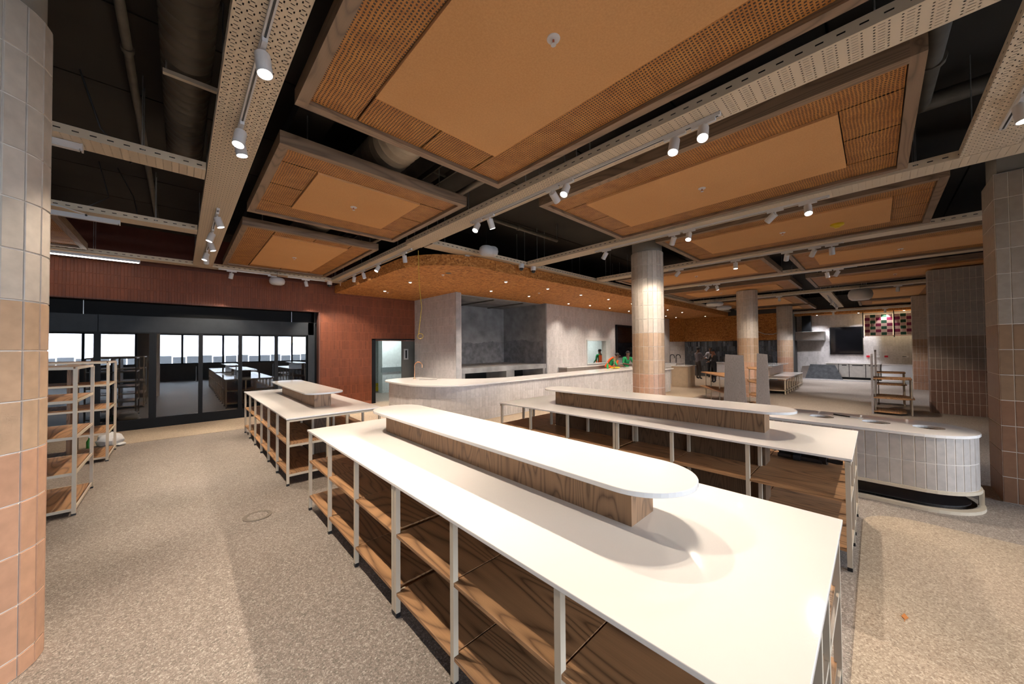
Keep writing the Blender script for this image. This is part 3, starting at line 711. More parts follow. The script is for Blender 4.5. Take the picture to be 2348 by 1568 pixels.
ring_shell(stadium(6.55, -.82, 3.24, 1.08, .54, 10), .0, .035, .06).build('floor_ring', CREAM, pb)
for (x, y) in ((6.55, -.79), (6.04, .35), (7.06, .35), (6.04, 1.5), (7.06, 1.5), (6.04, 2.6), (7.06, 2.6)): B(x-.02, x+.02, y-.02, y+.02, .03, .21).build('leg', CREAM, pb)
MB().poly(stadium(6.55, -.72, 3.14, .88, .44, 10), .05, .06).build('base_tray', BLACKP, pb)
for hy in (.55, .02, -.42): MB().lathe([(.129, .82), (.12, .3), (.0, .3)], 24, (6.56, hy), cap=False).build('bin_liner', W_Z, pb, True)
pen = thing('marker_pen', (6.75, .32, .85), 'dark pen lying on the pill shaped bar top between two holes', 'pen')
MB().tube([(6.80, .40, .858), (6.72, .27, .858)], .008, 8).build('barrel', BLACKP, pen, True)
MB().tube([(6.80, .40, .858), (6.83, .44, .858)], .009, 8).build('cap', CHAR, pen, True)
ppr = thing('paper_sheet', (6.75, .2, .85), 'small white paper beside the pen on the pill shaped bar', 'paper')
MB().hexa([(6.66, .18, .851), (6.80, .14, .851), (6.86, .27, .851), (6.72, .30, .851), (6.66, .18, .853), (6.80, .14, .853), (6.86, .27, .856), (6.72, .30, .853)]).build('sheet', PLASTICW, ppr)

# ------------------------------------------------------------------ ceiling rafts
RAFTS = []
def raft(x0, x1, y0, y1, bx0, bx1, by0, by1, label, long='y', split=True, z=3.9):
    t = thing('ceiling_raft', ((x0+x1)/2, (y0+y1)/2, z), label, 'ceiling panel', 'suspended cane and felt ceiling rafts')
    fw, fh = .085, .13; gx, gy = (G_X, G_Y)
    B(x0, x1, y0, y0+fw, z, z+fh).build('frame_side', gx, t); B(x0, x1, y1-fw, y1, z, z+fh).build('frame_side', gx, t)
    B(x0, x0+fw, y0+fw, y1-fw, z, z+fh).build('frame_side', gy, t); B(x1-fw, x1, y0+fw, y1-fw, z, z+fh).build('frame_side', gy, t)
    B(x0+.02, x1-.02, y0+.02, y1-.02, z+.10, z+.12).build('backing_board', VOID, t)
    B(bx0, bx1, by0, by1, z+.012, z+.05).build('felt_board', FELT, t)
    g = .008; ix0, ix1, iy0, iy1 = x0+fw, x1-fw, y0+fw, y1-fw
    zz = (z+.035, z+.06)
    if long == 'y':
        rects = [(ix0, bx0, iy0, iy1), (bx1, ix1, iy0, iy1)]; mx = (bx0+bx1)/2
        for a, b in ((iy0, by0), (by1, iy1)): rects += [(bx0, mx, a, b), (mx, bx1, a, b)] if split else [(bx0, bx1, a, b)]
    else:
        rects = [(ix0, ix1, iy0, by0), (ix0, ix1, by1, iy1)]; my = (by0+by1)/2
        for a, b in ((ix0, bx0), (bx1, ix1)): rects += [(a, b, by0, my), (a, b, my, by1)] if split else [(a, b, by0, by1)]
    for (a, b, c, d) in rects: B(a+g, b-g, c+g, d-g, *zz).build('cane_panel', CANE_Y if long == 'y' else CANE_X, t)
    for (a, b) in ((x0+.3, y0+.25), (x1-.3, y0+.25), (x0+.3, y1-.25), (x1-.3, y1-.25)):
        MB().tube([(a, b, z+.11), (a, b, 4.74)], .006, 5).build('hanger_rod', STEELC, t)
    return t
raft(.68, 2.95, -.3, 3.32, 1.15, 2.44, .2, 2.80, 'largest cane and felt ceiling raft, directly above the nearest table')
raft(.70, 2.97, 4.03, 6.38, 1.16, 2.48, 4.49, 5.84, 'smaller squarish cane and felt ceiling raft, second from the viewpoint on the left', 'x')
raft(.72, 2.96, 7.08, 10.72, 1.2, 2.5, 7.52, 10.3, 'cane and felt ceiling raft closest to the red wall')
raft(3.75, 6.10, -.29, 3.34, 4.24, 5.58, .2, 2.86, 'cane and felt ceiling raft above the tripod table')
raft(6.75, 9.10, -.66, 2.96, 7.23, 8.58, -.2, 2.48, 'cane and felt ceiling raft with a yellow detector, above the pill shaped bar')
raft(9.80, 12.2, 1.77, 5.57, 10.28, 11.74, 2.25, 5.1, 'cane and felt ceiling raft in the third row, behind the round column')
raft(9.90, 12.4, -2.4, 1.38, 10.5, 11.85, -1.9, .96, 'cane and felt ceiling raft in the third row, reaching the right edge pier')
raft(13.62, 16.2, 1.79, 5.68, 14.45, 15.8, 2.28, 5.15, 'cane and felt ceiling raft in the fourth row over the second round column')
raft(13.75, 16.35, -2.6, 1.45, 14.4, 15.78, -2.0, .98, 'cane and felt ceiling raft with a yellow detector in the fourth row')
raft(18.3, 22.1, 2.25, 5.5, 18.8, 21.6, 2.75, 4.9, 'cane and felt ceiling raft in the fifth row beside the far round column', split=False)
raft(22.7, 25.6, 2.25, 5.5, 23.3, 24.7, 2.75, 4.9, 'last cane and felt ceiling raft before the kitchen hood', split=False)
raft(18.3, 22.5, -2.6, .58, 18.75, 22.05, -1.25, .1, 'cane and felt ceiling raft in the fifth row above the far pier', split=False)
raft(22.9, 25.7, -2.6, .56, 23.7, 25.1, -1.25, .1, 'last cane and felt ceiling raft before the chequered lantern', split=False)
raft(-3.4, -1.36, 8.5, 10.95, -3.0, -1.8, 8.95, 10.5, 'corner of a cane ceiling raft beyond the left column', 'x')
SP = [(1.79, 1.45, 'first raft over the nearest table'), (1.81, 5.2, 'squarish second raft'), (1.84, 8.96, 'raft by the red wall'), (4.91, 1.53, 'raft over the tripod table'), (7.93, 1.14, 'raft above the bar'), (11.19, -.4, 'third row raft on the right'), (10.93, 3.6, 'third row raft behind the column'), (15.1, 4.1, 'fourth row raft on the left'), (15.03, -.42, 'fourth row raft on the right')]
proto = None
for i, (x, y, w) in enumerate(SP):
    if proto is None:
        s = thing('sprinkler', (x, y, 3.912), '', 'sprinkler', 'white sprinkler heads on the felt boards')
        MB().lathe([(.045, 3.912), (.043, 3.906), (.02, 3.903)], 20, (x, y)).build('rose', WHITE, s, True)
        MB().tube([(x, y, 3.905), (x, y, 3.872)], .007, 8).build('stem', mat_plain('red_bulb', (.45, .12, .06), .3), s)
        MB().lathe([(.018, 3.868), (.018, 3.872)], 12, (x, y)).build('deflector', WHITE, s)
        proto = s
    else: s = copy_tree(proto); s.location = (x, y, 3.912)
    s['label'] = 'white sprinkler head in the felt board of the '+w
for x, y, w in ((8.06, .42, 'third raft from the viewpoint on the right'), (15.2, -1.26, 'fourth row raft beside the wide pier')):
    s = thing('smoke_detector', (x, y, 3.912), 'yellow capped detector under the '+w, 'detector')
    MB().lathe([(.09, 3.912), (.09, 3.885), (.05, 3.86)], 20, (x, y)).build('dust_cap', YELLOW, s, True)
    MB().lathe([(.035, 3.86), (.035, 3.845)], 16, (x, y)).build('tip', YELLOW, s, True)

# ------------------------------------------------------------------ cable trays, tracks
def tray(name_label, p0, length, width, kind, rz=0, z=3.9, rods=True):
    """p0: centre of the start; local +Y runs along the tray"""
    t = thing('cable_tray', (p0[0], p0[1], z), name_label, 'cable tray', 'cream perforated cable trays', rz=rz)
    t['_b'] = (0, 0, 0); w = width/2
    B(-w, w, 0, length, 0, .0025).build('tray_floor', TR_RING if kind == 'ring' else TR_SLOT, t, base=(0, 0, 0))
    for s in (-1, 1):
        x = s*w; B(x-.001, x+.001, 0, length, 0, .09).build('flange', TR_FL, t, base=(0, 0, 0))
    n = max(1, int(length/2.4))
    if rods:
        for i in range(n+1):
            yy = .5+(length-.8)*i/n
            for s in (-1, 1): MB().tube([(s*(w-.03), yy, .003), (s*(w-.03), yy, 4.74-z)], .005, 5).build('hanger_rod', STEELC, t, base=(0, 0, 0))
    return t
tray('broad cable tray with ring perforations left of the first ceiling raft', (.385, -4.0), 15.2, .35, 'ring')
tray('slot perforated cable tray section right of the first ceiling raft', (3.365, -4.0), 6.6, .33, 'slot')
tray('ring perforated cable tray section between the second rafts and the dark void', (3.365, 2.6), 3.75, .33, 'ring')
tray('narrower ring perforated cable tray running along the cork soffit to the red wall', (3.38, 6.36), 4.80, .27, 'ring')
tray('slot perforated cable tray between the tripod table raft and the next raft', (6.365, -3.6), 6.3, .33, 'slot')
tray('ring perforated cable tray end meeting the cork soffit tray', (6.365, 2.7), 3.22, .33, 'ring')
tray('cable tray passing behind the first round column into the second row', (9.42, -3.4), 9.3, .33, 'slot')
tray('cable tray between the third and fourth rows of rafts', (12.55, -3.4), 9.3, .33, 'slot')
tray('cable tray between the fourth and fifth rows of rafts', (17.7, -3.0), 8.9, .36, 'slot')
tray('farthest cable tray in front of the kitchen', (26.0, -2.2), 8.2, .36, 'slot', z=3.74)
tray('long cable tray following the straight edge of the cork soffit', (25.2, 6.12), 21.64, .33, 'ring', R(90))
tray('cable tray along the top of the red tiled wall', (6.2, 11.36), 12.5, .3, 'slot', R(90))
tray('short cross cable tray beyond the left column, nearest of three', (.2, 5.38), 4.2, .3, 'slot', R(90))
tray('short cross cable tray beyond the left column, middle of three', (.2, 8.10), 4.2, .3, 'slot', R(90))
tray('cross cable tray piece at the top left of the view', (.2, 2.35), 2.2, .3, 'slot', R(90))
tray('ring perforated cross cable tray at the upper right corner', (6.19, -.86), 2.65, .38, 'ring', R(90))
tray('short cross cable tray carrying four lit spotlights in front of the kitchen', (25.8, 1.33), 7.9, .34, 'slot', R(90))
for i, (x, y, dx) in enumerate(((.385, 3.95, 0), (.385, 2.0, 0))): pass
TRK = [(.385, -1.0, .385, 4.2, 3.87, 'over the aisle left of the nearest table'), (.385, 6.5, .385, 9.9, 3.87, 'over the aisle towards the red wall'), (3.40, .9, 3.40, 4.5, 3.87, 'beside the first ceiling raft'), (3.40, 6.5, 3.40, 11.0, 3.87, 'along the cork soffit'), (6.39, .4, 6.39, 4.1, 3.87, 'above the tripod table end'), (9.45, .4, 9.45, 3.8, 3.87, 'behind the first round column'), (12.58, .3, 12.58, 4.1, 3.87, 'in the third row'), (17.7, -.9, 17.7, 3.9, 3.87, 'in the fourth row'),
       (4.5, 6.17, 5.3, 6.17, 3.87, 'at the curve of the cork soffit'), (7.1, 6.17, 8.1, 6.17, 3.87, 'second along the soffit edge'), (10.0, 6.17, 11.2, 6.17, 3.87, 'third along the soffit edge'), (13.4, 6.17, 16.8, 6.17, 3.87, 'fourth along the soffit edge'), (18.5, 6.17, 25.0, 6.17, 3.87, 'last along the soffit edge'),
       (.68, 11.3, 1.76, 11.3, 3.87, 'left on the red wall'), (2.16, 11.3, 3.1, 11.3, 3.87, 'right on the red wall'), (4.4, -.86, 5.6, -.86, 3.87, 'at the upper right corner'), (19, 1.33, 25, 1.33, 3.87, 'in front of the kitchen'), (25.98, -1.9, 25.98, 4.6, 3.71, 'farthest, before the kitchen wall')]
for (x0, y0, x1, y1, z, w) in TRK:
    t = thing('lighting_track', ((x0+x1)/2, (y0+y1)/2, z), 'white lighting track '+w, 'track', 'white lighting tracks')
    h = .018
    if x0 == x1: a = B(x0-h, x0+h, y0, y1, z, z+.029); g = B(x0-.006, x0+.006, y0+.02, y1-.02, z-.002, z)
    else: a = B(x0, x1, y0-h, y0+h, z, z+.029); g = B(x0+.02, x1-.02, y0-.006, y0+.006, z-.002, z)
    a.build('rail', WHITE, t); g.build('groove', BLACKP, t)

# ------------------------------------------------------------------ spotlights
def spot_proto():
    r = thing('spotlight', (0, 0, 0), '', 'spotlight', 'white track spotlights')
    B(-.015, .015, -.10, .10, -.028, 0).build('adapter', WHITE, r)
    MB().tube([(0, 0, -.028), (0, 0, -.06)], .012, 8).build('stem', WHITE, r)
    b = MB().lathe([(.03, -.055), (.045, -.055), (.046, -.06), (.046, -.20), (.042, -.20), (.042, -.185)], 24).build('barrel', WHITE, r, True)
    MB().lathe([(.0, -.188), (.042, -.188)], 20, cap=False).build('lens', LENS, b)
    return r
PR = spot_proto(); used = [False]
def aim_of(o, tgt):
    pass
def spot(x, y, z, tx, ty, label, on=1.0, size=80, tz=.9, along='y'):
    """tx, ty, tz: the point the lamp is turned to; the barrel tilts, the adapter stays on the track"""
    o = PR if not used[0] else copy_tree(PR); used[0] = True
    o.location = (x, y, z); o['label'] = label
    if along == 'x':
        for c in o.children:
            if c.name.startswith('adapter'): c.rotation_euler = (0, 0, PI/2)
    d = Vector((tx-x, ty-y, tz-z+.06)).normalized(); q = Vector((0, 0, -1)).rotation_difference(d)
    piv = Vector((0, 0, -.055))
    for c in o.children:
        if c.name.startswith('barrel'):
            c.matrix_local = Matrix.Translation(piv) @ q.to_matrix().to_4x4() @ Matrix.Translation(-piv)
            brl = c
    if on > 0:
        l = bpy.data.lights.new('spot_beam', 'SPOT'); l.energy = SPOT_W*on; l.color = COOL if x > 17 else WARM; l.spot_size = R(48 if 1.5 < tz < 3 else size); l.spot_blend = .4; l.shadow_soft_size = .025
        lo = bpy.data.objects.new('spot_beam', l); COL.objects.link(lo); lo.parent = brl; lo.location = (0, 0, -.205)
    return o
Z = 3.87
rows = {
 'on the track left of the nearest table': [(.385, 2.79, .6, 2.2, 1), (.385, 3.92, -.1, 3.2, .7), (.385, 4.08, .9, 4.0, 1), (.385, 6.70, 1.3, 6.6, 1), (.385, 7.68, -.6, 7.6, 1), (.385, 8.37, 1.3, 8.3, 1), (.385, 9.35, -.5, 9.0, 1), (.385, 9.71, .6, 11.8, 1)],
 'on the track beside the first ceiling raft': [(3.40, 1.04, 1.7, .7, .74), (3.40, 1.29, 2.3, 1.3, .6), (3.40, 2.57, 1.7, 2.4, .88), (3.40, 2.80, 6.9, 3.3, 1.3, 1.8), (3.40, 4.03, 4.6, 4.0, 1.2), (3.40, 4.32, 1.7, 3.9, 1.15)],
 'on the track along the cork soffit': [(3.40, 6.82, 4.3, 7.7, 1.5), (3.40, 8.11, 1.8, 8.0, 1), (3.40, 9.09, 4.3, 9.3, 1.4), (3.40, 9.71, 3.7, 11.8, 1)],
 'on the track above the tripod table': [(6.39, .63, 4.8, .3, 1), (6.39, 1.0, 7.2, 3.1, .95, 2.2), (6.39, 2.21, 4.7, 2.0, 1), (6.39, 2.46, 7.2, 3.4, .4, 2.3), (6.39, 3.83, 6.8, 6.2, 1.6)],
 'on the track behind the first round column': [(9.45, .58, 10.5, .5, .7), (9.45, .84, 11.9, 2.6, .6), (9.45, 1.29, 12.3, 2.2, .5), (9.45, 2.25, 9.2, 2.2, .7), (9.45, 3.52, 9.6, 6.4, 1.6)],
 'on the third row track': [(12.58, .65, 14.0, 2.4, 1.3), (12.58, .88, 13.7, .5, 1.0), (12.58, 3.54, 13.0, 3.0, 1.2), (12.58, 3.78, 12.8, 6.4, 1.6)],
 'on the fourth row track': [(17.7, 2.7, 20.0, 2.9, 1.6), (17.7, -.55, 18.4, -.4, 1.2)],
}
for w, L in rows.items():
    for i, (x, y, tx, ty, on, *tz) in enumerate(sorted(L, key=lambda a: a[1])):
        spot(x, y, Z, tx, ty, '%s white spotlight from the viewpoint %s' % (ORD[i], w), on, tz=tz[0] if tz else .9)
xl = [(4.76, 4.9, 7.6), (5.05, 5.6, 7.0), (7.43, 7.3, 7.3), (7.75, 8.2, 7.2), (10.35, 10.2, 7.2), (10.67, 11.3, 7.4), (13.87, 13.6, 7.2), (14.5, 15, 7.5), (15.7, 15.5, 7.4), (16.05, 17, 7.2), (19.2, 19, 6.5), (20.1, 20, 7.5), (20.9, 21.4, 6.8), (23.08, 22.8, 7), (23.62, 24, 7), (24.65, 24.5, 6.6)]
for i, (x, tx, ty) in enumerate(xl):
    spot(x, 6.17, Z, tx, ty, '%s white spotlight from the soffit curve along its straight edge' % ORD[i], 1.5 if i < 6 else 1.2, 74, .9, 'x')
for i, (x, tx, ty, on) in enumerate(((.94, .5, 12.0, .7), (1.8, 2.0, 10.6, .8), (2.6, 3.4, 12, .9))):
    spot(x, 11.3, Z, tx, ty, '%s white spotlight from the left on the red wall track' % ORD[i], on, 62, .9, 'x')
spot(5.0, -.86, Z, 4.6, -1.2, 'white spotlight cut by the right edge at the upper right corner', 1.0, 70, .0, 'x')
for i, (x, tx, ty) in enumerate(((19.6, 20.5, .6), (21.2, 22, 2), (22.6, 23.6, .7), (24.0, 25.2, 1.8))):
    spot(x, 1.33, Z, tx, ty, '%s white spotlight on the cross tray before the kitchen' % ORD[i], 1.3, 80, .9, 'x')
for i, (y, tx, ty) in enumerate(((4.3, 26.6, 4.5), (1.59, 26.9, 1.6), (-.35, 26.9, -.4))):
    spot(25.98, y, 3.71, tx, ty, '%s white spotlight from the hood on the farthest track' % ORD[i], (.7, .5, .12)[i], 75, 1.2)

# soffit downlights
DL = [(4.46, 8.61), (4.55, 10.42), (6.35, 6.87), (7.02, 8.28), (8.06, 6.85), (8.72, 8.26), (9.86, 6.91), (11.41, 8.6), (11.54, 6.86), (12.6, 8.37), (13.45, 6.91), (14.15, 8.35), (15.2, 6.9), (16.1, 8.44), (17.02, 6.92), (18.92, 6.95), (20.4, 8.4), (21.87, 8.4), (22.49, 6.96), (24.3, 6.72)]
dp = None
for i, (x, y) in enumerate(DL):
    if dp is None:
        dp = o = thing('downlight', (x, y, 3.65), '', 'downlight', 'small downlights in the cork soffit')
        MB().lathe([(.05, 3.65), (.05, 3.644), (.037, 3.634), (.036, 3.626), (.033, 3.626)], 20, (x, y)).build('bezel', WHITE, o, True)
        MB().lathe([(0, 3.6255), (.034, 3.6255)], 16, (x, y), cap=False).build('lens', LENS, o)
    else: o = copy_tree(dp); o.location = (x, y, 3.65)
    o['label'] = '%s small white downlight in the cork soffit, counted outward from the red wall' % ORD[i]
    l = bpy.data.lights.new('down_beam', 'SPOT'); l.energy = DOWN_W; l.color = (1, .88, .76); l.spot_size = R(95); l.spot_blend = .8; l.shadow_soft_size = .03
    lo = bpy.data.objects.new('down_beam', l); COL.objects.link(lo); lo.parent = o; lo.location = (0, 0, -.045)
for x, y, w in ((4.63, 7.27, 'near the soffit curve'), (4.76, 10.68, 'near the red wall'), (8.5, 7.6, 'above the long counter')):
    s = thing('sprinkler', (x, y, 3.65), 'tiny white sprinkler head under the cork soffit '+w, 'sprinkler')
    MB().lathe([(.04, 3.65), (.038, 3.644), (.012, 3.64)], 16, (x, y)).build('rose', WHITE, s)
    MB().tube([(x, y, 3.645), (x, y, 3.61)], .008, 6).build('stem', WHITE, s)
for i, (y, w) in enumerate(((2.3, 'above the steel hood'), (.62, 'between screen and lantern'), (-1.0, 'above the far end of the lantern'))):
    o = copy_tree(dp); o.location = (26.3, y, 3.60); o['label'] = 'small white downlight in the kitchen soffit '+w; o['group'] = 'small downlights in the kitchen soffit'
    for c in o.children:
        if c.type == 'LIGHT': pass
    l = bpy.data.lights.new('down_beam', 'SPOT'); l.energy = 150; l.color = (.95, .95, 1.0); l.spot_size = R(110); l.spot_blend = .8; l.shadow_soft_size = .05
    lo = bpy.data.objects.new('down_beam', l); COL.objects.link(lo); lo.parent = o; lo.location = (0, 0, -.045)
gr = thing('speaker_grille', (4.62, 7.0, 3.65), 'small dark round grille in the cork soffit near its curve', 'grille')
MB().lathe([(.06, 3.65), (.06, 3.645)], 20, (4.62, 7.02)).build('mesh', BLACKP, gr)
MB().lathe([(.07, 3.65), (.07, 3.647), (.06, 3.647)], 20, (4.62, 7.02)).build('rim', PIPE, gr)

# LED tubes
for (x0, x1, y, z, lit, w) in ((-3.4, -.66, 11.2, 3.80, True, 'lit linear lamp along the red wall, left end'), (-3.4, -.68, 7.9, 3.78, False, 'unlit white linear lamp under the middle cross tray'), (-3.4, -.72, 5.4, 3.845, False, 'unlit white linear lamp under the nearest cross tray')):
    t = thing('linear_lamp', ((x0+x1)/2, y, z), w, 'lamp')
    B(x0, x1, y-.03, y+.03, z, z+.05).build('housing', WHITE, t)
    B(x0+.01, x1-.01, y-.026, y+.026, z-.015, z).build('diffuser', TUBE if lit else WHITE, t)
    B(x1, x1+.012, y-.032, y+.032, z-.018, z+.055).build('end_cap', WHITE, t)

# round discs, cameras
for (x, y, z, r, w) in ((1.86, 11.0, 3.68, .18, 'under the red wall tray'), (4.56, 5.52, 3.86, .15, 'by the soffit curve, right of its pair'), (4.92, 5.78, 3.97, .15, 'by the soffit curve, left of its pair'), (17.1, 4.9, 3.72, .34, 'left of the second round column, front one'), (17.9, 4.75, 3.60, .3, 'left of the second round column, rear one'), (17.2, .35, 3.62, .32, 'before the kitchen, largest one')):
    t = thing('speaker_disc', (x, y, z), 'rounded white hanging speaker disc '+w, 'speaker', 'rounded white hanging discs')
    k = 2.1 if 'kitchen' in w else 1
    MB().lathe([(0.01, z-.09*k), (r*.7, z-.09*k), (r*.92, z-.06*k), (r, z), (r*.92, z+.06*k), (r*.7, z+.09*k), (.01, z+.09*k)], 28, (x, y)).build('shell', WHITE, t, True)
    MB().lathe([(r*.45, z-.0905*k), (r*.45, z-.09*k-.007), (.01, z-.09*k-.007)], 24, (x, y)).build('face_plate', WHITE, t, True)
    MB().tube([(x, y, z+.09*k), (x, y, 4.735)], .004, 5).build('cable', BLACKP, t)
for (x, y, w) in ((3.25, 11.36, 'left of the tray corner by the red wall'), (3.62, 11.36, 'at the tray corner by the red wall'), (3.84, 11.25, 'right of the tray corner by the red wall'), (6.02, 5.95, 'left on the soffit tray junction'), (6.45, 5.95, 'right on the soffit tray junction'), (6.25, 6.22, 'lowest on the soffit tray junction')):
    t = thing('dome_camera', (x, y, 3.9), 'white dome camera '+w, 'camera', 'white dome cameras')
    MB().lathe([(.07, 3.9), (.07, 3.82), (.06, 3.80)], 20, (x, y)).build('housing', WHITE, t, True)
    MB().lathe([(.055, 3.80), (.05, 3.765), (.03, 3.745), (.002, 3.738)], 18, (x, y)).build('dome', BLACKP, t, True)

# ducts and pipes over the rafts
def duct(x0, y0, x1, y1, z, r, label, mat=DUCT, step=.12):
    t = thing('spiral_duct', ((x0+x1)/2, (y0+y1)/2, z), label, 'duct'); L = math.hypot(x1-x0, y1-y0); n = int(L/step); path = []; rr = []
    for i in range(n+1):
        f = i/n; P = (x0+(x1-x0)*f, y0+(y1-y0)*f, z)
        path.append(P); rr.append(r)
        if i < n:
            e = .012/L; path += [(x0+(x1-x0)*(f+e), y0+(y1-y0)*(f+e), z), (x0+(x1-x0)*(f+2*e), y0+(y1-y0)*(f+2*e), z)]; rr += [r+.006, r]
    MB().tube(path, rr, 28).build('sheet_spiral', mat, t, True)
    return t
t = duct(.03, 1.5, .03, 6.2, 4.40, .165, 'dark spiral duct above the left tray')
for y in (4.1, 6.06):
    B(-.12, .34, y-.02, y+.02, 4.19, 4.225).build('strut', CREAM, t)
    for x in (-.1, .32): MB().tube([(x, y, 4.2), (x, y, 4.74)], .006, 5).build('hanger_rod', STEELC, t)
duct(1.9, 2.0, 1.9, 10.5, 4.36, .26, 'pale spiral duct seen in the gap between the first and second rafts', mat_plain('pale_spiral_duct', (.42, .36, .28), .5, .1, .1))
def pipe(path, r, label, mat=PIPE):
    t = thing('pipe', path[0], label, 'pipe')
    MB().tube(path, r, 12).build('run', mat, t, True)
    for (hx, hy, hz) in (path[0], path[1]):
        if hz < 4.6: MB().tube([(hx, hy, hz), (hx, hy, 4.74)], .006, 5).build('hanger_rod', STEELC, t)
    P = [Vector(p) for p in path]; m = (P[0]+P[1])/2; d = (P[1]-P[0]).normalized()
    MB().tube([tuple(m-d*.03), tuple(m+d*.03)], r+.012, 12).build('coupling', mat, t, True)
pipe([(-.37, -1, 4.66), (-.37, 10.5, 4.66)], .035, 'dark pipe along the ceiling slab left of the duct')
pipe([(3.05, 3.0, 4.2), (3.05, 11.2, 4.2)], .045, 'pipe running above the tray beside the squarish raft', mat_plain('grey_pipe', (.22, .19, .15), .5))
pipe([(4.2, -.40, 4.5), (5.9, -.40, 4.5), (5.9, -2.2, 4.5)], .09, 'thick dark pipe in the void at the upper right')
pipe([(6.35, 5.1, 4.35), (3.8, 5.1, 4.35), (3.8, 1.0, 4.35)], .04, 'thin pipe in the dark void above the soffit curve')
bt = thing('ceiling_beam', (1.0, 3.7, 4.5), 'dark square beam in the gap behind the first raft', 'beam')
B(.95, 1.2, -1, 11, 4.45, 4.735).build('web', SLAB, bt); B(.9, 1.25, -1, 11, 4.43, 4.45).build('lower_flange', SLAB, bt)
lad = thing('cable_ladder', (2.75, 4, 4.45), 'dark perforated cable ladder glimpsed above the squarish raft', 'cable tray')
MB().box(2.62, 2.64, 0, 11, 4.4, 4.48).box(2.86, 2.88, 0, 11, 4.4, 4.48).build('side_rail', PIPE, lad)
for i in range(30): B(2.64, 2.86, .2+i*.35, .23+i*.35, 4.42, 4.44).build('rung', PIPE, lad)
for i, (P, r) in enumerate((([(-.75, 5.5, 4.7), (-.62, 5.6, 4.2), (-.42, 5.75, 3.98)], .008), ([(-.9, 8.0, 4.7), (-.8, 8.05, 4.2), (-1.05, 8.08, 3.97)], .008), ([(-.72, 8.1, 4.7), (-.55, 8.1, 4.3), (-.5, 8.1, 3.99)], .007), ([(-1.9, 7.85, 3.95), (-1.2, 7.75, 3.86), (-1.0, 7.85, 3.83)], .008))):
    t = thing('loose_cable', P[0], ['dark loose cable hanging by the nearest cross tray', 'dark loose cable hanging left above the middle cross tray', 'thin loose cable hanging right above the middle cross tray', 'white loose cable at the middle linear lamp'][i], 'cable')
    MB().tube(P, r, 6).build('sheath', WHITE if i == 3 else BLACKP, t, True)
    MB().tube([P[-1], tuple(Vector(P[-1])+Vector((.01, .0, -.02)))], r*1.4, 6).build('cable_end', BLACKP, t)
# yellow cord with a loop
yc = thing('hanging_cord', (3.62, 6.5, 3.65), 'thin yellow cord hanging from the cork soffit and ending in a loop', 'cord')
lp = [(3.55, 6.5, 3.88), (3.56, 6.49, 3.2), (3.60, 6.46, 2.7), (3.56, 6.46, 2.4), (3.53, 6.46, 2.16)]
MB().tube(lp, .007, 7).build('drop', YCORD, yc, True)
ctr = Vector((3.565, 6.46, 2.11)); ax = Vector((.723, -.69, 0))
MB().tube([tuple(ctr+ax*(.055*math.cos(R(a)))+Vector((0, 0, .055*math.sin(R(a))))) for a in range(140, 560, 20)], .007, 7).build('loop', YCORD, yc, True)
wc = thing('hanging_cord', (23.68, 3.9, 2.5), 'pale cable sagging across the cork band beside the far column', 'cord')
MB().tube([(23.68, 4.6, 2.66), (23.68, 4.3, 2.52), (23.68, 3.95, 2.49), (23.6, 3.6, 2.6), (23.4, 3.3, 2.85)], .018, 7).build('sheath', PLASTICW, wc, True)
MB().tube([(23.68, 4.6, 2.66), (23.725, 4.64, 2.68)], .026, 7).build('cable_end', PLASTICW, wc)

# ------------------------------------------------------------------ fin shelves in the middle distance
def fin(name, label, x, y0, y1, tw, h, boards, posts):
    t = thing(name, (x, (y0+y1)/2, 0), label, 'display stand', 'shelf stands with a tall wooden fin')
    MB().hexa([(x, y0, 0), (x+.04, y0, 0), (x+.04, y1, 0), (x, y1, 0), (x, y0+tw*.5, h), (x+.04, y0+tw*.5, h), (x+.04, y1-tw*.5, h+.03), (x, y1-tw*.5, h+.03)]).build('fin_panel', G_Z, t)
    for z, pts in boards: MB().poly(pts, z, z+.03).build('shelf', W_X, t)
    for (px, py) in posts: MB().tube([(px, py, 0), (px, py, boards[0][0])], .018, 8).build('post', CREAM, t)
lb = [(11.95, 2.75), (13.6, 3.1), (14.0, 4.35), (13.8, 4.45), (11.95, 3.2)]
fin('display_stand', 'oak shelf stand with the broader grey fin, left of the pair', 11.9, 2.62, 3.22, .14, 1.58, [(.9, lb), (.42, [(11.95, 2.75), (13.2, 3.0), (13.75, 4.3), (13.5, 4.4), (11.95, 3.2)]), (.06, [(11.95, 2.75), (13.0, 3.0), (12.9, 3.5), (11.95, 3.2)])], [(13.85, 4.3), (13.4, 4.0), (12.9, 3.6), (13.4, 3.1)])
rb = [(12.55, 2.2), (14.3, 2.2), (14.3, 3.0), (13.6, 3.0), (12.55, 2.48)]
fin('display_stand', 'oak shelf stand with the narrower grey fin, right of the pair', 12.5, 2.17, 2.52, .1, 1.60, [(1.12, [(12.55, 2.4), (14.0, 2.75), (13.9, 3.05), (13.0, 2.8), (12.55, 2.5)]), (.72, [(12.55, 2.4), (13.9, 2.75), (13.7, 3.0), (12.9, 2.8), (12.55, 2.5)]), (.32, [(12.55, 2.4), (13.6, 2.75), (13.4, 2.9), (12.8, 2.75), (12.55, 2.5)]), (.05, [(12.55, 2.4), (13.4, 2.75), (13.2, 2.85), (12.55, 2.5)])], [(13.2, 2.82)])
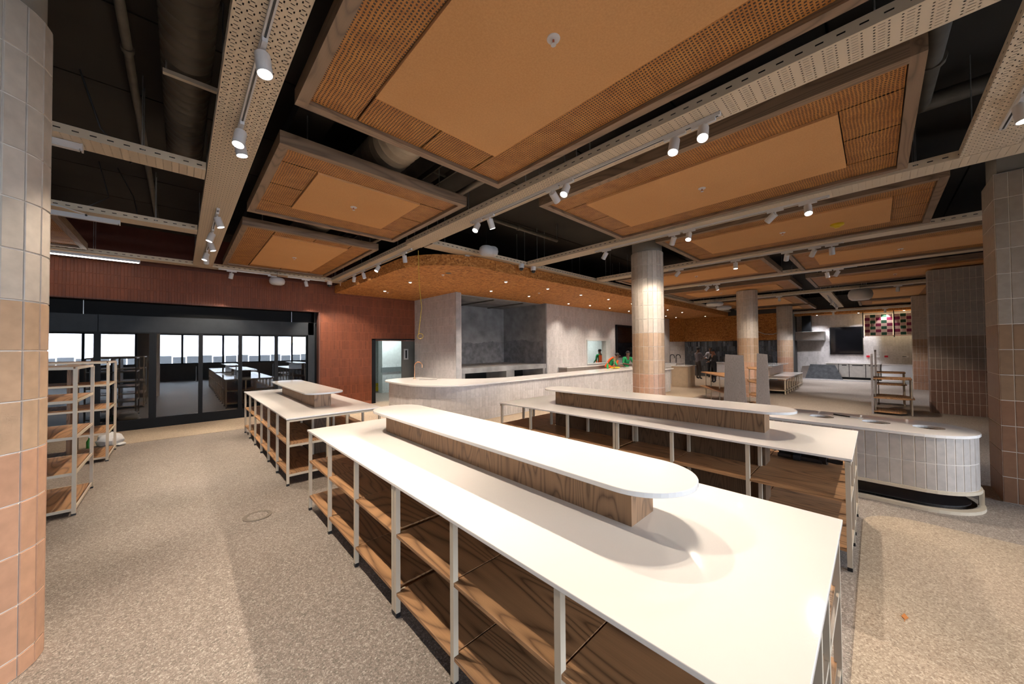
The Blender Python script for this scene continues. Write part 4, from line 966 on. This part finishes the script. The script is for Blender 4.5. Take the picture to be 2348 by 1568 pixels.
def fin2(label, x0, x1, y, ylen, h, zs):
    t = thing('display_stand', ((x0+x1)/2, y, 0), label, 'display stand', 'shelf stands with a tall wooden fin')
    MB().hexa([(x0, y, 0), (x1, y, 0), (x1, y+.045, 0), (x0, y+.045, 0), (x0+.1, y, h), (x1-.05, y, h+.04), (x1-.05, y+.045, h+.04), (x0+.1, y+.045, h)]).build('fin_panel', G_Z, t)
    for z, yl in zs: MB().poly([(x0+.05, y), (x0+.05, y-yl+.12), (x0+.22, y-yl), (x1, y-yl), (x1, y)], z, z+.03).build('shelf', W_X, t)
    for px in (x0+.24, (x0+x1)/2+.1, x1-.03):
        MB().tube([(px, y-ylen+.05, 0), (px, y-ylen+.05, zs[0][0])], .016, 8).build('post', CREAM, t)
        MB().tube([(px, y-.03, 0), (px, y-.03, zs[0][0])], .012, 8).build('post', CREAM, t)
fin2('oak shelf stand seen edge-on in front of the kitchen, nearer of the two', 13.5, 14.4, .07, .74, 1.56, [(.93, .70), (.42, .74), (.05, .60)])
fin2('oak shelf stand seen edge-on in front of the kitchen, farther of the two', 15.6, 16.4, .0, .62, 1.65, [(.98, .60), (.62, .62), (.25, .62)])
# low white table with tiled upper tier
wt = thing('low_table', (18.8, 3.0, 0), 'low white topped table with a tiled upper tier behind the fins', 'table')
B(16.6, 20.95, 2.38, 3.9, .575, .605).build('tabletop', QUARTZ, wt)
for i in range(9):
    x = 16.63+i*.535
    for y in (2.41, 3.86): B(x-.02, x+.02, y-.02, y+.02, 0, .575).build('leg', CREAM, wt)
B(16.61, 16.65, 2.95, 2.99, 0, .575).build('leg', CREAM, wt)
B(16.6, 20.95, 2.4, 3.88, .15, .18).build('lower_shelf', G_X, wt)
MB().box(16.6, 20.95, 2.39, 2.42, .12, .15).box(16.6, 16.63, 2.39, 3.88, .12, .15).build('lower_rail', CREAM, wt)
B(17.8, 20.9, 3.1, 3.6, .605, .98).build('upper_tier', GROUT, wt)
tiles(wt, path_cells([(17.8, 3.6), (17.8, 3.1), (20.9, 3.1)], .61, 1, lambda z: mat_tile('blush_tile', (.50, .38, .32), .4) if 'blush_tile' not in bpy.data.materials else bpy.data.materials['blush_tile'], th=.36), 40)
B(17.5, 21.3, 2.95, 3.8, .98, 1.01).build('upper_top', QUARTZ, wt)
ds = thing('reception_desk', (17.0, 6.3, 0), 'beige box desk with a thin white top beyond the long counter', 'desk')
BEIGE = mat_plain('beige_laminate', (.50, .39, .27), .5)
B(16.6, 17.5, 5.9, 6.62, 0, .95).build('carcass', BEIGE, ds); B(16.55, 17.55, 5.85, 6.66, .95, .98).build('desk_top', QUARTZ, ds)
MB().box(16.585, 16.6, 5.95, 6.58, .08, .80).build('front_panel', BEIGE, ds)
tr = thing('wash_trough', (18.2, 7.3, 0), 'white wash trough with two black taps by the grey wall end', 'sink')
MB().box(17.9, 18.9, 6.9, 7.9, .80, .85).box(17.9, 17.95, 6.9, 7.9, .85, 1.02).box(18.85, 18.9, 6.9, 7.9, .85, 1.02).box(17.95, 18.85, 6.9, 6.95, .85, 1.02).box(17.95, 18.85, 7.85, 7.9, .85, 1.02).build('basin', WHITE, tr)
B(17.95, 18.85, 6.95, 7.85, 0, .80).build('pedestal', GROUTG, tr)
gooseneck(18.8, 7.55, 1.02, .42, R(-100), BLACKP, 'black gooseneck tap on the wash trough, left one', .02, .12)
gooseneck(18.8, 7.25, 1.02, .42, R(-100), BLACKP, 'black gooseneck tap on the wash trough, right one', .02, .12)
rc = thing('bar_counter', (22, 5, 0), 'white fronted bar counter before the black tiled wall', 'counter')
B(21.8, 22.4, 3.9, 6.2, 0, .92).build('front', mat_plain('white_laminate', (.70, .68, .66), .4), rc); B(21.7, 22.5, 3.8, 6.25, .92, .965).build('bar_top', QUARTZ, rc)

# ------------------------------------------------------------------ kitchen against the right wall
tv = thing('wall_screen', (27, 1.15, 2.1), 'large black screen on the kitchen wall', 'screen')
B(26.93, 27.0, .49, 1.83, 1.34, 2.88).build('bezel', BLACKM, tv); B(26.92, 26.93, .53, 1.79, 1.38, 2.84).build('display', SCREEN, tv)
ho = thing('extractor_hood', (26.6, 2.7, 2.13), 'stainless extractor hood on the kitchen wall', 'hood')
B(26.15, 27.0, 2.0, 3.29, 2.15, 2.66).build('canopy', STAIN, ho, bev=.02); B(26.5, 27.0, 2.6, 3.0, 2.66, 3.6).build('flue', BLACKM, ho)
MB().box(26.14, 26.15, 2.05, 3.25, 2.15, 2.2).build('lip', STEELC, ho)
uf = thing('undercounter_fridge', (26.6, 1, 0), 'stainless undercounter fridge with three doors on the kitchen wall', 'refrigerator')
B(26.3, 27.0, -.13, 1.95, .12, .85).build('cabinet', STAIN, uf); B(26.35, 27, -.13, 1.95, 0, .12).build('plinth', BLACKM, uf); B(26.22, 27, -.16, 1.98, .85, .89).build('worktop', QUARTZ, uf)
for yy in (1.45, 1.035, .405): B(26.29, 26.301, yy-.012, yy+.012, .13, .84).build('reveal', BLACKM, uf)
for a, b in ((1.05, 1.42), (.42, 1.02), (-.1, .39)):
    d = B(26.275, 26.3, a, b, .16, .82).build('door', STAIN, uf); B(26.265, 26.276, a+.08, b-.1, .74, .79).build('handle', BLACKP, d)
for i in range(5): B(26.27, 26.3, 1.48, 1.85, .2+i*.07, .235+i*.07).build('grille_slat', STEELC, uf)
kc = thing('kitchen_counter', (26.6, -.65, 0), 'white tiled kitchen counter right of the steel fridge', 'counter')
B(26.35, 27, -1.9, -.17, 0, .83).build('base', WHITE, kc); B(26.3, 27, -1.95, -.17, .83, .87).build('worktop', QUARTZ, kc)
sp_ = thing('wrapped_slab', (25.2, 2.1, 0), 'grey wrapped worktop slab leaning before the kitchen', 'slab')
MB().hexa([(24.9, 2.75, 0.0), (24.98, 2.75, 0), (25.15, 1.2, 0), (25.05, 1.2, 0), (25.35, 2.55, .82), (25.43, 2.55, .82), (25.5, 1.55, .80), (25.42, 1.55, .80)]).build('wrapping', WRAP, sp_)
MB().hexa([(25.0, 3.0, 0), (25.1, 3.0, 0), (25.1, 2.4, 0), (25.0, 2.4, 0), (25.4, 2.9, .7), (25.5, 2.9, .7), (25.5, 2.5, .75), (25.4, 2.5, .75)]).build('second_sheet', mat_plain('brown_sheet', (.10, .075, .06), .6), sp_)
for y, m, w in ((.31, mat_plain('red_plastic', (.55, .01, .03), .4), 'red socket plate under the screen corner'), (-.36, bpy.data.materials['red_plastic'], 'red socket plate under the chequered lantern'), (-.06, WHITE, 'white socket plate between the red ones')):
    t = thing('socket_plate', (27, y, 1.27), w, 'socket'); B(26.96, 27.0, y-.065, y+.065, 1.2, 1.29).build('plate', m, t); B(26.955, 26.96, y-.045, y+.045, 1.225, 1.265).build('rocker', m, t)
wt2 = thing('wall_tap', (27, -1.07, 1.27), 'small wall tap on a white plate by the far pier', 'tap')
B(26.97, 27, -1.14, -1.0, 1.2, 1.30).build('plate', WHITE, wt2); MB().tube([(26.97, -1.05, 1.25), (26.85, -1.05, 1.25), (26.82, -.92, 1.25)], .015, 8).build('spout', BLACKP, wt2)
# chequered lantern: two boxes of coloured squares on black rods
ln = thing('lantern', (26.3, -.4, 2.35), 'hanging chequered lantern of maroon, pink and green squares', 'lantern')
def lantern_side(y0, cols, w, seed):
    for c in range(cols):
        for r in range(7):
            z1 = 3.44-r*.155
            if (r+c) % 2 == 0: m = PINK
            else: m = MAROON if (r % 2 == 1) == (c % 2 == 0) else GREENS
            if (r+c) % 2 == 1: m = MAROON if r % 2 else GREENS
            B(26.2, 26.212, y0-(c+1)*w+.001, y0-c*w-.001, z1-.154, z1).build('square', m, ln)
lantern_side(.40, 5, .2, 1); lantern_side(-.66, 6, .2, 2)
MB().box(26.22, 26.5, -.63, .42, 2.35, 3.45).box(26.22, 26.5, -1.9, -.66, 2.35, 3.45).build('shade_core', mat_emit('lit_shade', (1, .82, .5), .5), ln)
for y in (.46, -.645): MB().tube([(26.2, y, 2.25), (26.2, y, 3.6)], .018, 8).build('rod', BLACKM, ln)
MB().box(26.19, 26.2, -.63, .42, 2.32, 2.35).box(26.19, 26.2, -1.9, -.66, 2.32, 2.35).build('hem', MAROON, ln)

# ------------------------------------------------------------------ people
def person(label, loc, rz, J, cols, sc=1.0, extras=None):
    """one skinned body: joints -> Skin + Subdivision; faces take the cloth or skin of the nearest limb"""
    V = []; E = []; Rr = []; tagm = []; idx = {}
    def v(n, p, r, par=None, m='shirt'):
        idx[n] = len(V); V.append(tuple(c*sc for c in p)); Rr.append(r*sc); tagm.append(m)
        if par: E.append((idx[par], idx[n]))
    v('pelvis', J['pelvis'], .135, None, 'trousers'); v('waist', J['waist'], .13, 'pelvis'); v('chest', J['chest'], .15, 'waist'); v('neck', J['neck'], .06, 'chest', 'skin')
    h = Vector(J['head']); fw = Vector(J.get('look', (0, 1, 0)))
    v('head', tuple(h), .085, 'neck', 'skin'); v('crown', tuple(h+Vector((0, 0, .09))), .075, 'head', 'skin')
    for s, k in ((-1, 'l'), (1, 'r')):
        sh, el, wr_ = (Vector(J[k+q]) for q in ('sh', 'el', 'wr'))
        v(k+'sh', tuple(sh), .068, 'chest'); v(k+'el', tuple(el), .048, k+'sh', J.get('sleeve', 'shirt')); v(k+'wr', tuple(wr_), .034, k+'el', 'skin' if J.get('bare') else 'shirt')
        d = (wr_-el).normalized(); side = d.cross(Vector((0, 0, 1))); side = side.normalized() if side.length > .1 else Vector((1, 0, 0))
        pm = wr_+d*.06; v(k+'palm', tuple(pm), .032, k+'wr', 'skin')
        for i, (o_, ln_) in enumerate(((-.026, .055), (-.009, .068), (.009, .064), (.026, .05))):
            a = pm+side*o_+d*.035; v(k+'f%da' % i, tuple(a), .009, k+'palm', 'skin'); v(k+'f%db' % i, tuple(a+d*ln_-Vector((0, 0, ln_*.5))), .0075, k+'f%da' % i, 'skin')
        tb = pm-side*.04*s+d*.0; v(k+'ta', tuple(tb), .011, k+'palm', 'skin'); v(k+'tb', tuple(tb+d*.035-side*.012*s), .009, k+'ta', 'skin')
        hp, kn, an, to = (Vector(J[k+q]) for q in ('hp', 'kn', 'an', 'to'))
        v(k+'hp', tuple(hp), .095, 'pelvis', 'trousers'); v(k+'kn', tuple(kn), .062, k+'hp', 'trousers'); v(k+'an', tuple(an), .045, k+'kn', 'trousers'); v(k+'to', tuple(to), .042, k+'an', 'shoe')
    me = bpy.data.meshes.new('body'); me.from_pydata(V, E, []); tmp = bpy.data.objects.new('body', me); COL.objects.link(tmp)
    md = tmp.modifiers.new('skin', 'SKIN'); tmp.modifiers.new('sub', 'SUBSURF').levels = 2
    sv = me.skin_vertices[0].data
    for i, r in enumerate(Rr): sv[i].radius = (r, r*(.72 if i in (0, 1, 2) else 1)); sv[i].use_root = (i == 0)
    dg = bpy.context.evaluated_depsgraph_get(); em = bpy.data.meshes.new_from_object(tmp.evaluated_get(dg))
    bpy.data.objects.remove(tmp)
    names = ['skin', 'shirt', 'trousers', 'shoe']
    for n in names: em.materials.append(cols[n])
    segs = [(Vector(V[a]), Vector(V[b]), tagm[b]) for a, b in E]
    for p in em.polygons:
        c = p.center; best = (9, 'shirt')
        for a, b, m in segs:
            ab = b-a; t_ = max(0, min(1, (c-a).dot(ab)/max(1e-9, ab.length_squared))); dd = (a+ab*t_-c).length
            if dd < best[0]: best = (dd, m)
        p.material_index = names.index(best[1]); p.use_smooth = True
    root = thing('person', loc, label, 'person', rz=rz); root['_b'] = (0, 0, 0)
    o = bpy.data.objects.new('body', em); COL.objects.link(o); o.parent = root
    hz = h*sc; f = fw.normalized(); sd = f.cross(Vector((0, 0, 1))).normalized()
    def ell(name, c, r, mat, zmin=None):
        mb = MB(); n, m = 8, 12
        for i in range(n+1):
            th = PI*i/n
            for j in range(m):
                ph = 2*PI*j/m
                P = c+sd*(r[0]*math.sin(th)*math.cos(ph))+f*(r[1]*math.sin(th)*math.sin(ph))+Vector((0, 0, -r[2]*math.cos(th)))
                if zmin is not None: P.z = max(P.z, zmin)
                mb.v.append(tuple(P))
        for i in range(n):
            for j in range(m): mb.f.append((i*m+j, i*m+(j+1) % m, (i+1)*m+(j+1) % m, (i+1)*m+j))
        return mb.build(name, mat, root, True, base=(0, 0, 0))
    up = Vector((0, 0, 1))
    ell('hair', hz+up*.072*sc-f*.026*sc, (.09*sc, .094*sc, .08*sc), cols['hair'])
    ell('nose', hz+f*.098*sc+up*.02*sc, (.014*sc, .02*sc, .022*sc), cols['skin'])
    for s in (-1, 1):
        ell('eye', hz+f*.088*sc+sd*.033*s*sc+up*.045*sc, (.013*sc, .008*sc, .008*sc), BLACKP)
        ell('ear', hz+sd*.09*s*sc+up*.03*sc, (.012*sc, .02*sc, .03*sc), cols['skin'])
    ell('mouth', hz+f*.088*sc-up*.03*sc, (.025*sc, .008*sc, .008*sc), cols.get('lip', MAROON))
    if extras: extras(root, ell, hz, f, sd, up, sc)
    return root
SK = mat_plain('dark_skin', (.11, .05, .028), .5); SK2 = mat_plain('warm_skin', (.42, .20, .12), .5)
GREEN = mat_plain('green_cloth', (.01, .27, .09), .8); ORANGE = mat_plain('orange_hi_vis', (.85, .12, .015), .7); BLK = mat_plain('black_cloth', (.008, .008, .011), .8)
GREYC = mat_plain('mauve_grey_cloth', (.13, .12, .14), .8); BROWN = mat_plain('brown_cloth', (.045, .035, .032), .8); WHT = mat_plain('grey_white_cloth', (.36, .36, .42), .8); HAIR = mat_plain('black_hair', (.008, .006, .006), .7)
STAND = dict(pelvis=(0, 0, .92), waist=(0, 0, 1.08), chest=(0, 0, 1.30), neck=(0, .01, 1.48), head=(0, .03, 1.58),
    lsh=(-.19, 0, 1.39), lel=(-.24, .02, 1.12), lwr=(-.20, .22, 1.02), rsh=(.19, 0, 1.39), rel=(.24, .02, 1.12), rwr=(.20, .22, 1.02),
    lhp=(-.09, 0, .86), lkn=(-.10, .02, .48), lan=(-.10, 0, .08), lto=(-.11, .14, .042), rhp=(.09, 0, .86), rkn=(.10, .02, .48), ran=(.10, 0, .08), rto=(.11, .14, .042))
def pose(**k): d = dict(STAND); d.update(k); return d
def vest(root, ell, hz, f, sd, up, sc):
    mb = MB()
    for s in (-1, 1): mb.tube([(s*.10, .13, 1.42), (s*.11, .19, 1.25), (s*.12, .18, 1.02), (s*.14, .12, .95), (s*.16, -.08, .95), (s*.12, -.16, 1.1), (s*.11, -.15, 1.42)], .045, 6)
    mb.box(-.16, .16, -.175, -.13, .95, 1.40); mb.build('hi_vis_vest', ORANGE, root, True, base=(0, 0, 0))
lean = pose(waist=(0, .06, 1.06), chest=(0, .22, 1.22), neck=(0, .34, 1.36), head=(0, .40, 1.45), lsh=(-.19, .24, 1.28), lel=(-.26, .38, 1.05), lwr=(-.1, .58, 1.02), rsh=(.19, .24, 1.28), rel=(.26, .38, 1.05), rwr=(.1, .60, 1.02), bare=True)
def vest_lean(root, ell, hz, f, sd, up, sc):
    mb = MB()
    for s in (-1, 1): mb.tube([(s*.10, .40, 1.26), (s*.12, .36, 1.10), (s*.13, .20, .98), (s*.16, -.05, .95), (s*.15, -.13, .98), (s*.12, .06, 1.30), (s*.11, .22, 1.40)], .045, 6)
    mb.hexa([(-.17, -.14, .80), (.17, -.14, .80), (.17, .12, .80), (-.17, .12, .80), (-.17, -.02, 1.12), (.17, -.02, 1.12), (.17, .14, 1.02), (-.17, .14, 1.02)]); mb.build('hi_vis_vest', ORANGE, root, True, base=(0, 0, 0))
person('worker in green shirt and orange vest leaning on the counter, seen from behind', (14.0, 8.36, 0), R(205), lean, dict(skin=SK, shirt=GREEN, trousers=BLK, shoe=BLK, hair=HAIR), 1.0, vest_lean)
person('worker in plain green shirt leaning on the counter, facing the room', (15.45, 8.3, 0), R(150), pose(waist=(0, .03, 1.07), chest=(0, .12, 1.27), neck=(0, .18, 1.43), head=(0, .22, 1.52), lsh=(-.19, .13, 1.35), lel=(-.27, .22, 1.08), lwr=(-.12, .48, 1.03), rsh=(.19, .13, 1.35), rel=(.27, .22, 1.08), rwr=(.12, .48, 1.03), bare=True), dict(skin=SK, shirt=GREEN, trousers=BLK, shoe=BLK, hair=HAIR))
person('worker in orange vest standing in the white tiled room behind the hatch', (17.5, 11.0, 0), R(-25), STAND, dict(skin=SK, shirt=GREEN, trousers=BLK, shoe=BLK, hair=HAIR), 1.02, vest)
def cap(root, ell, hz, f, sd, up, sc):
    ell('cap', hz+up*.085*sc, (.102*sc, .108*sc, .08*sc), BLK, (hz+up*.07*sc).z); ell('cap_peak', hz+up*.075*sc+f*.12*sc, (.07*sc, .07*sc, .012*sc), BLK)
arms = pose(lel=(-.26, .08, 1.14), lwr=(-.16, .34, 1.10), rel=(.26, .08, 1.16), rwr=(.14, .34, 1.26))
person('person in black clothes and black cap standing before the black tiled wall', (19.75, 5.75, 0), R(50), arms, dict(skin=SK2, shirt=BLK, trousers=BLK, shoe=BLK, hair=HAIR), .98, cap)
person('person in mauve grey top and brown trousers facing the one in black', (21.3, 7.0, 0), R(-120), arms, dict(skin=SK, shirt=GREYC, trousers=BROWN, shoe=BLK, hair=HAIR), 1.05)
person('person in grey white top half hidden behind the one in black', (22.95, 6.85, 0), R(120), STAND, dict(skin=SK, shirt=WHT, trousers=BLK, shoe=BLK, hair=HAIR), 1.06)

# helper properties are only for building
for o in bpy.data.objects:
    if '_b' in o: del o['_b']
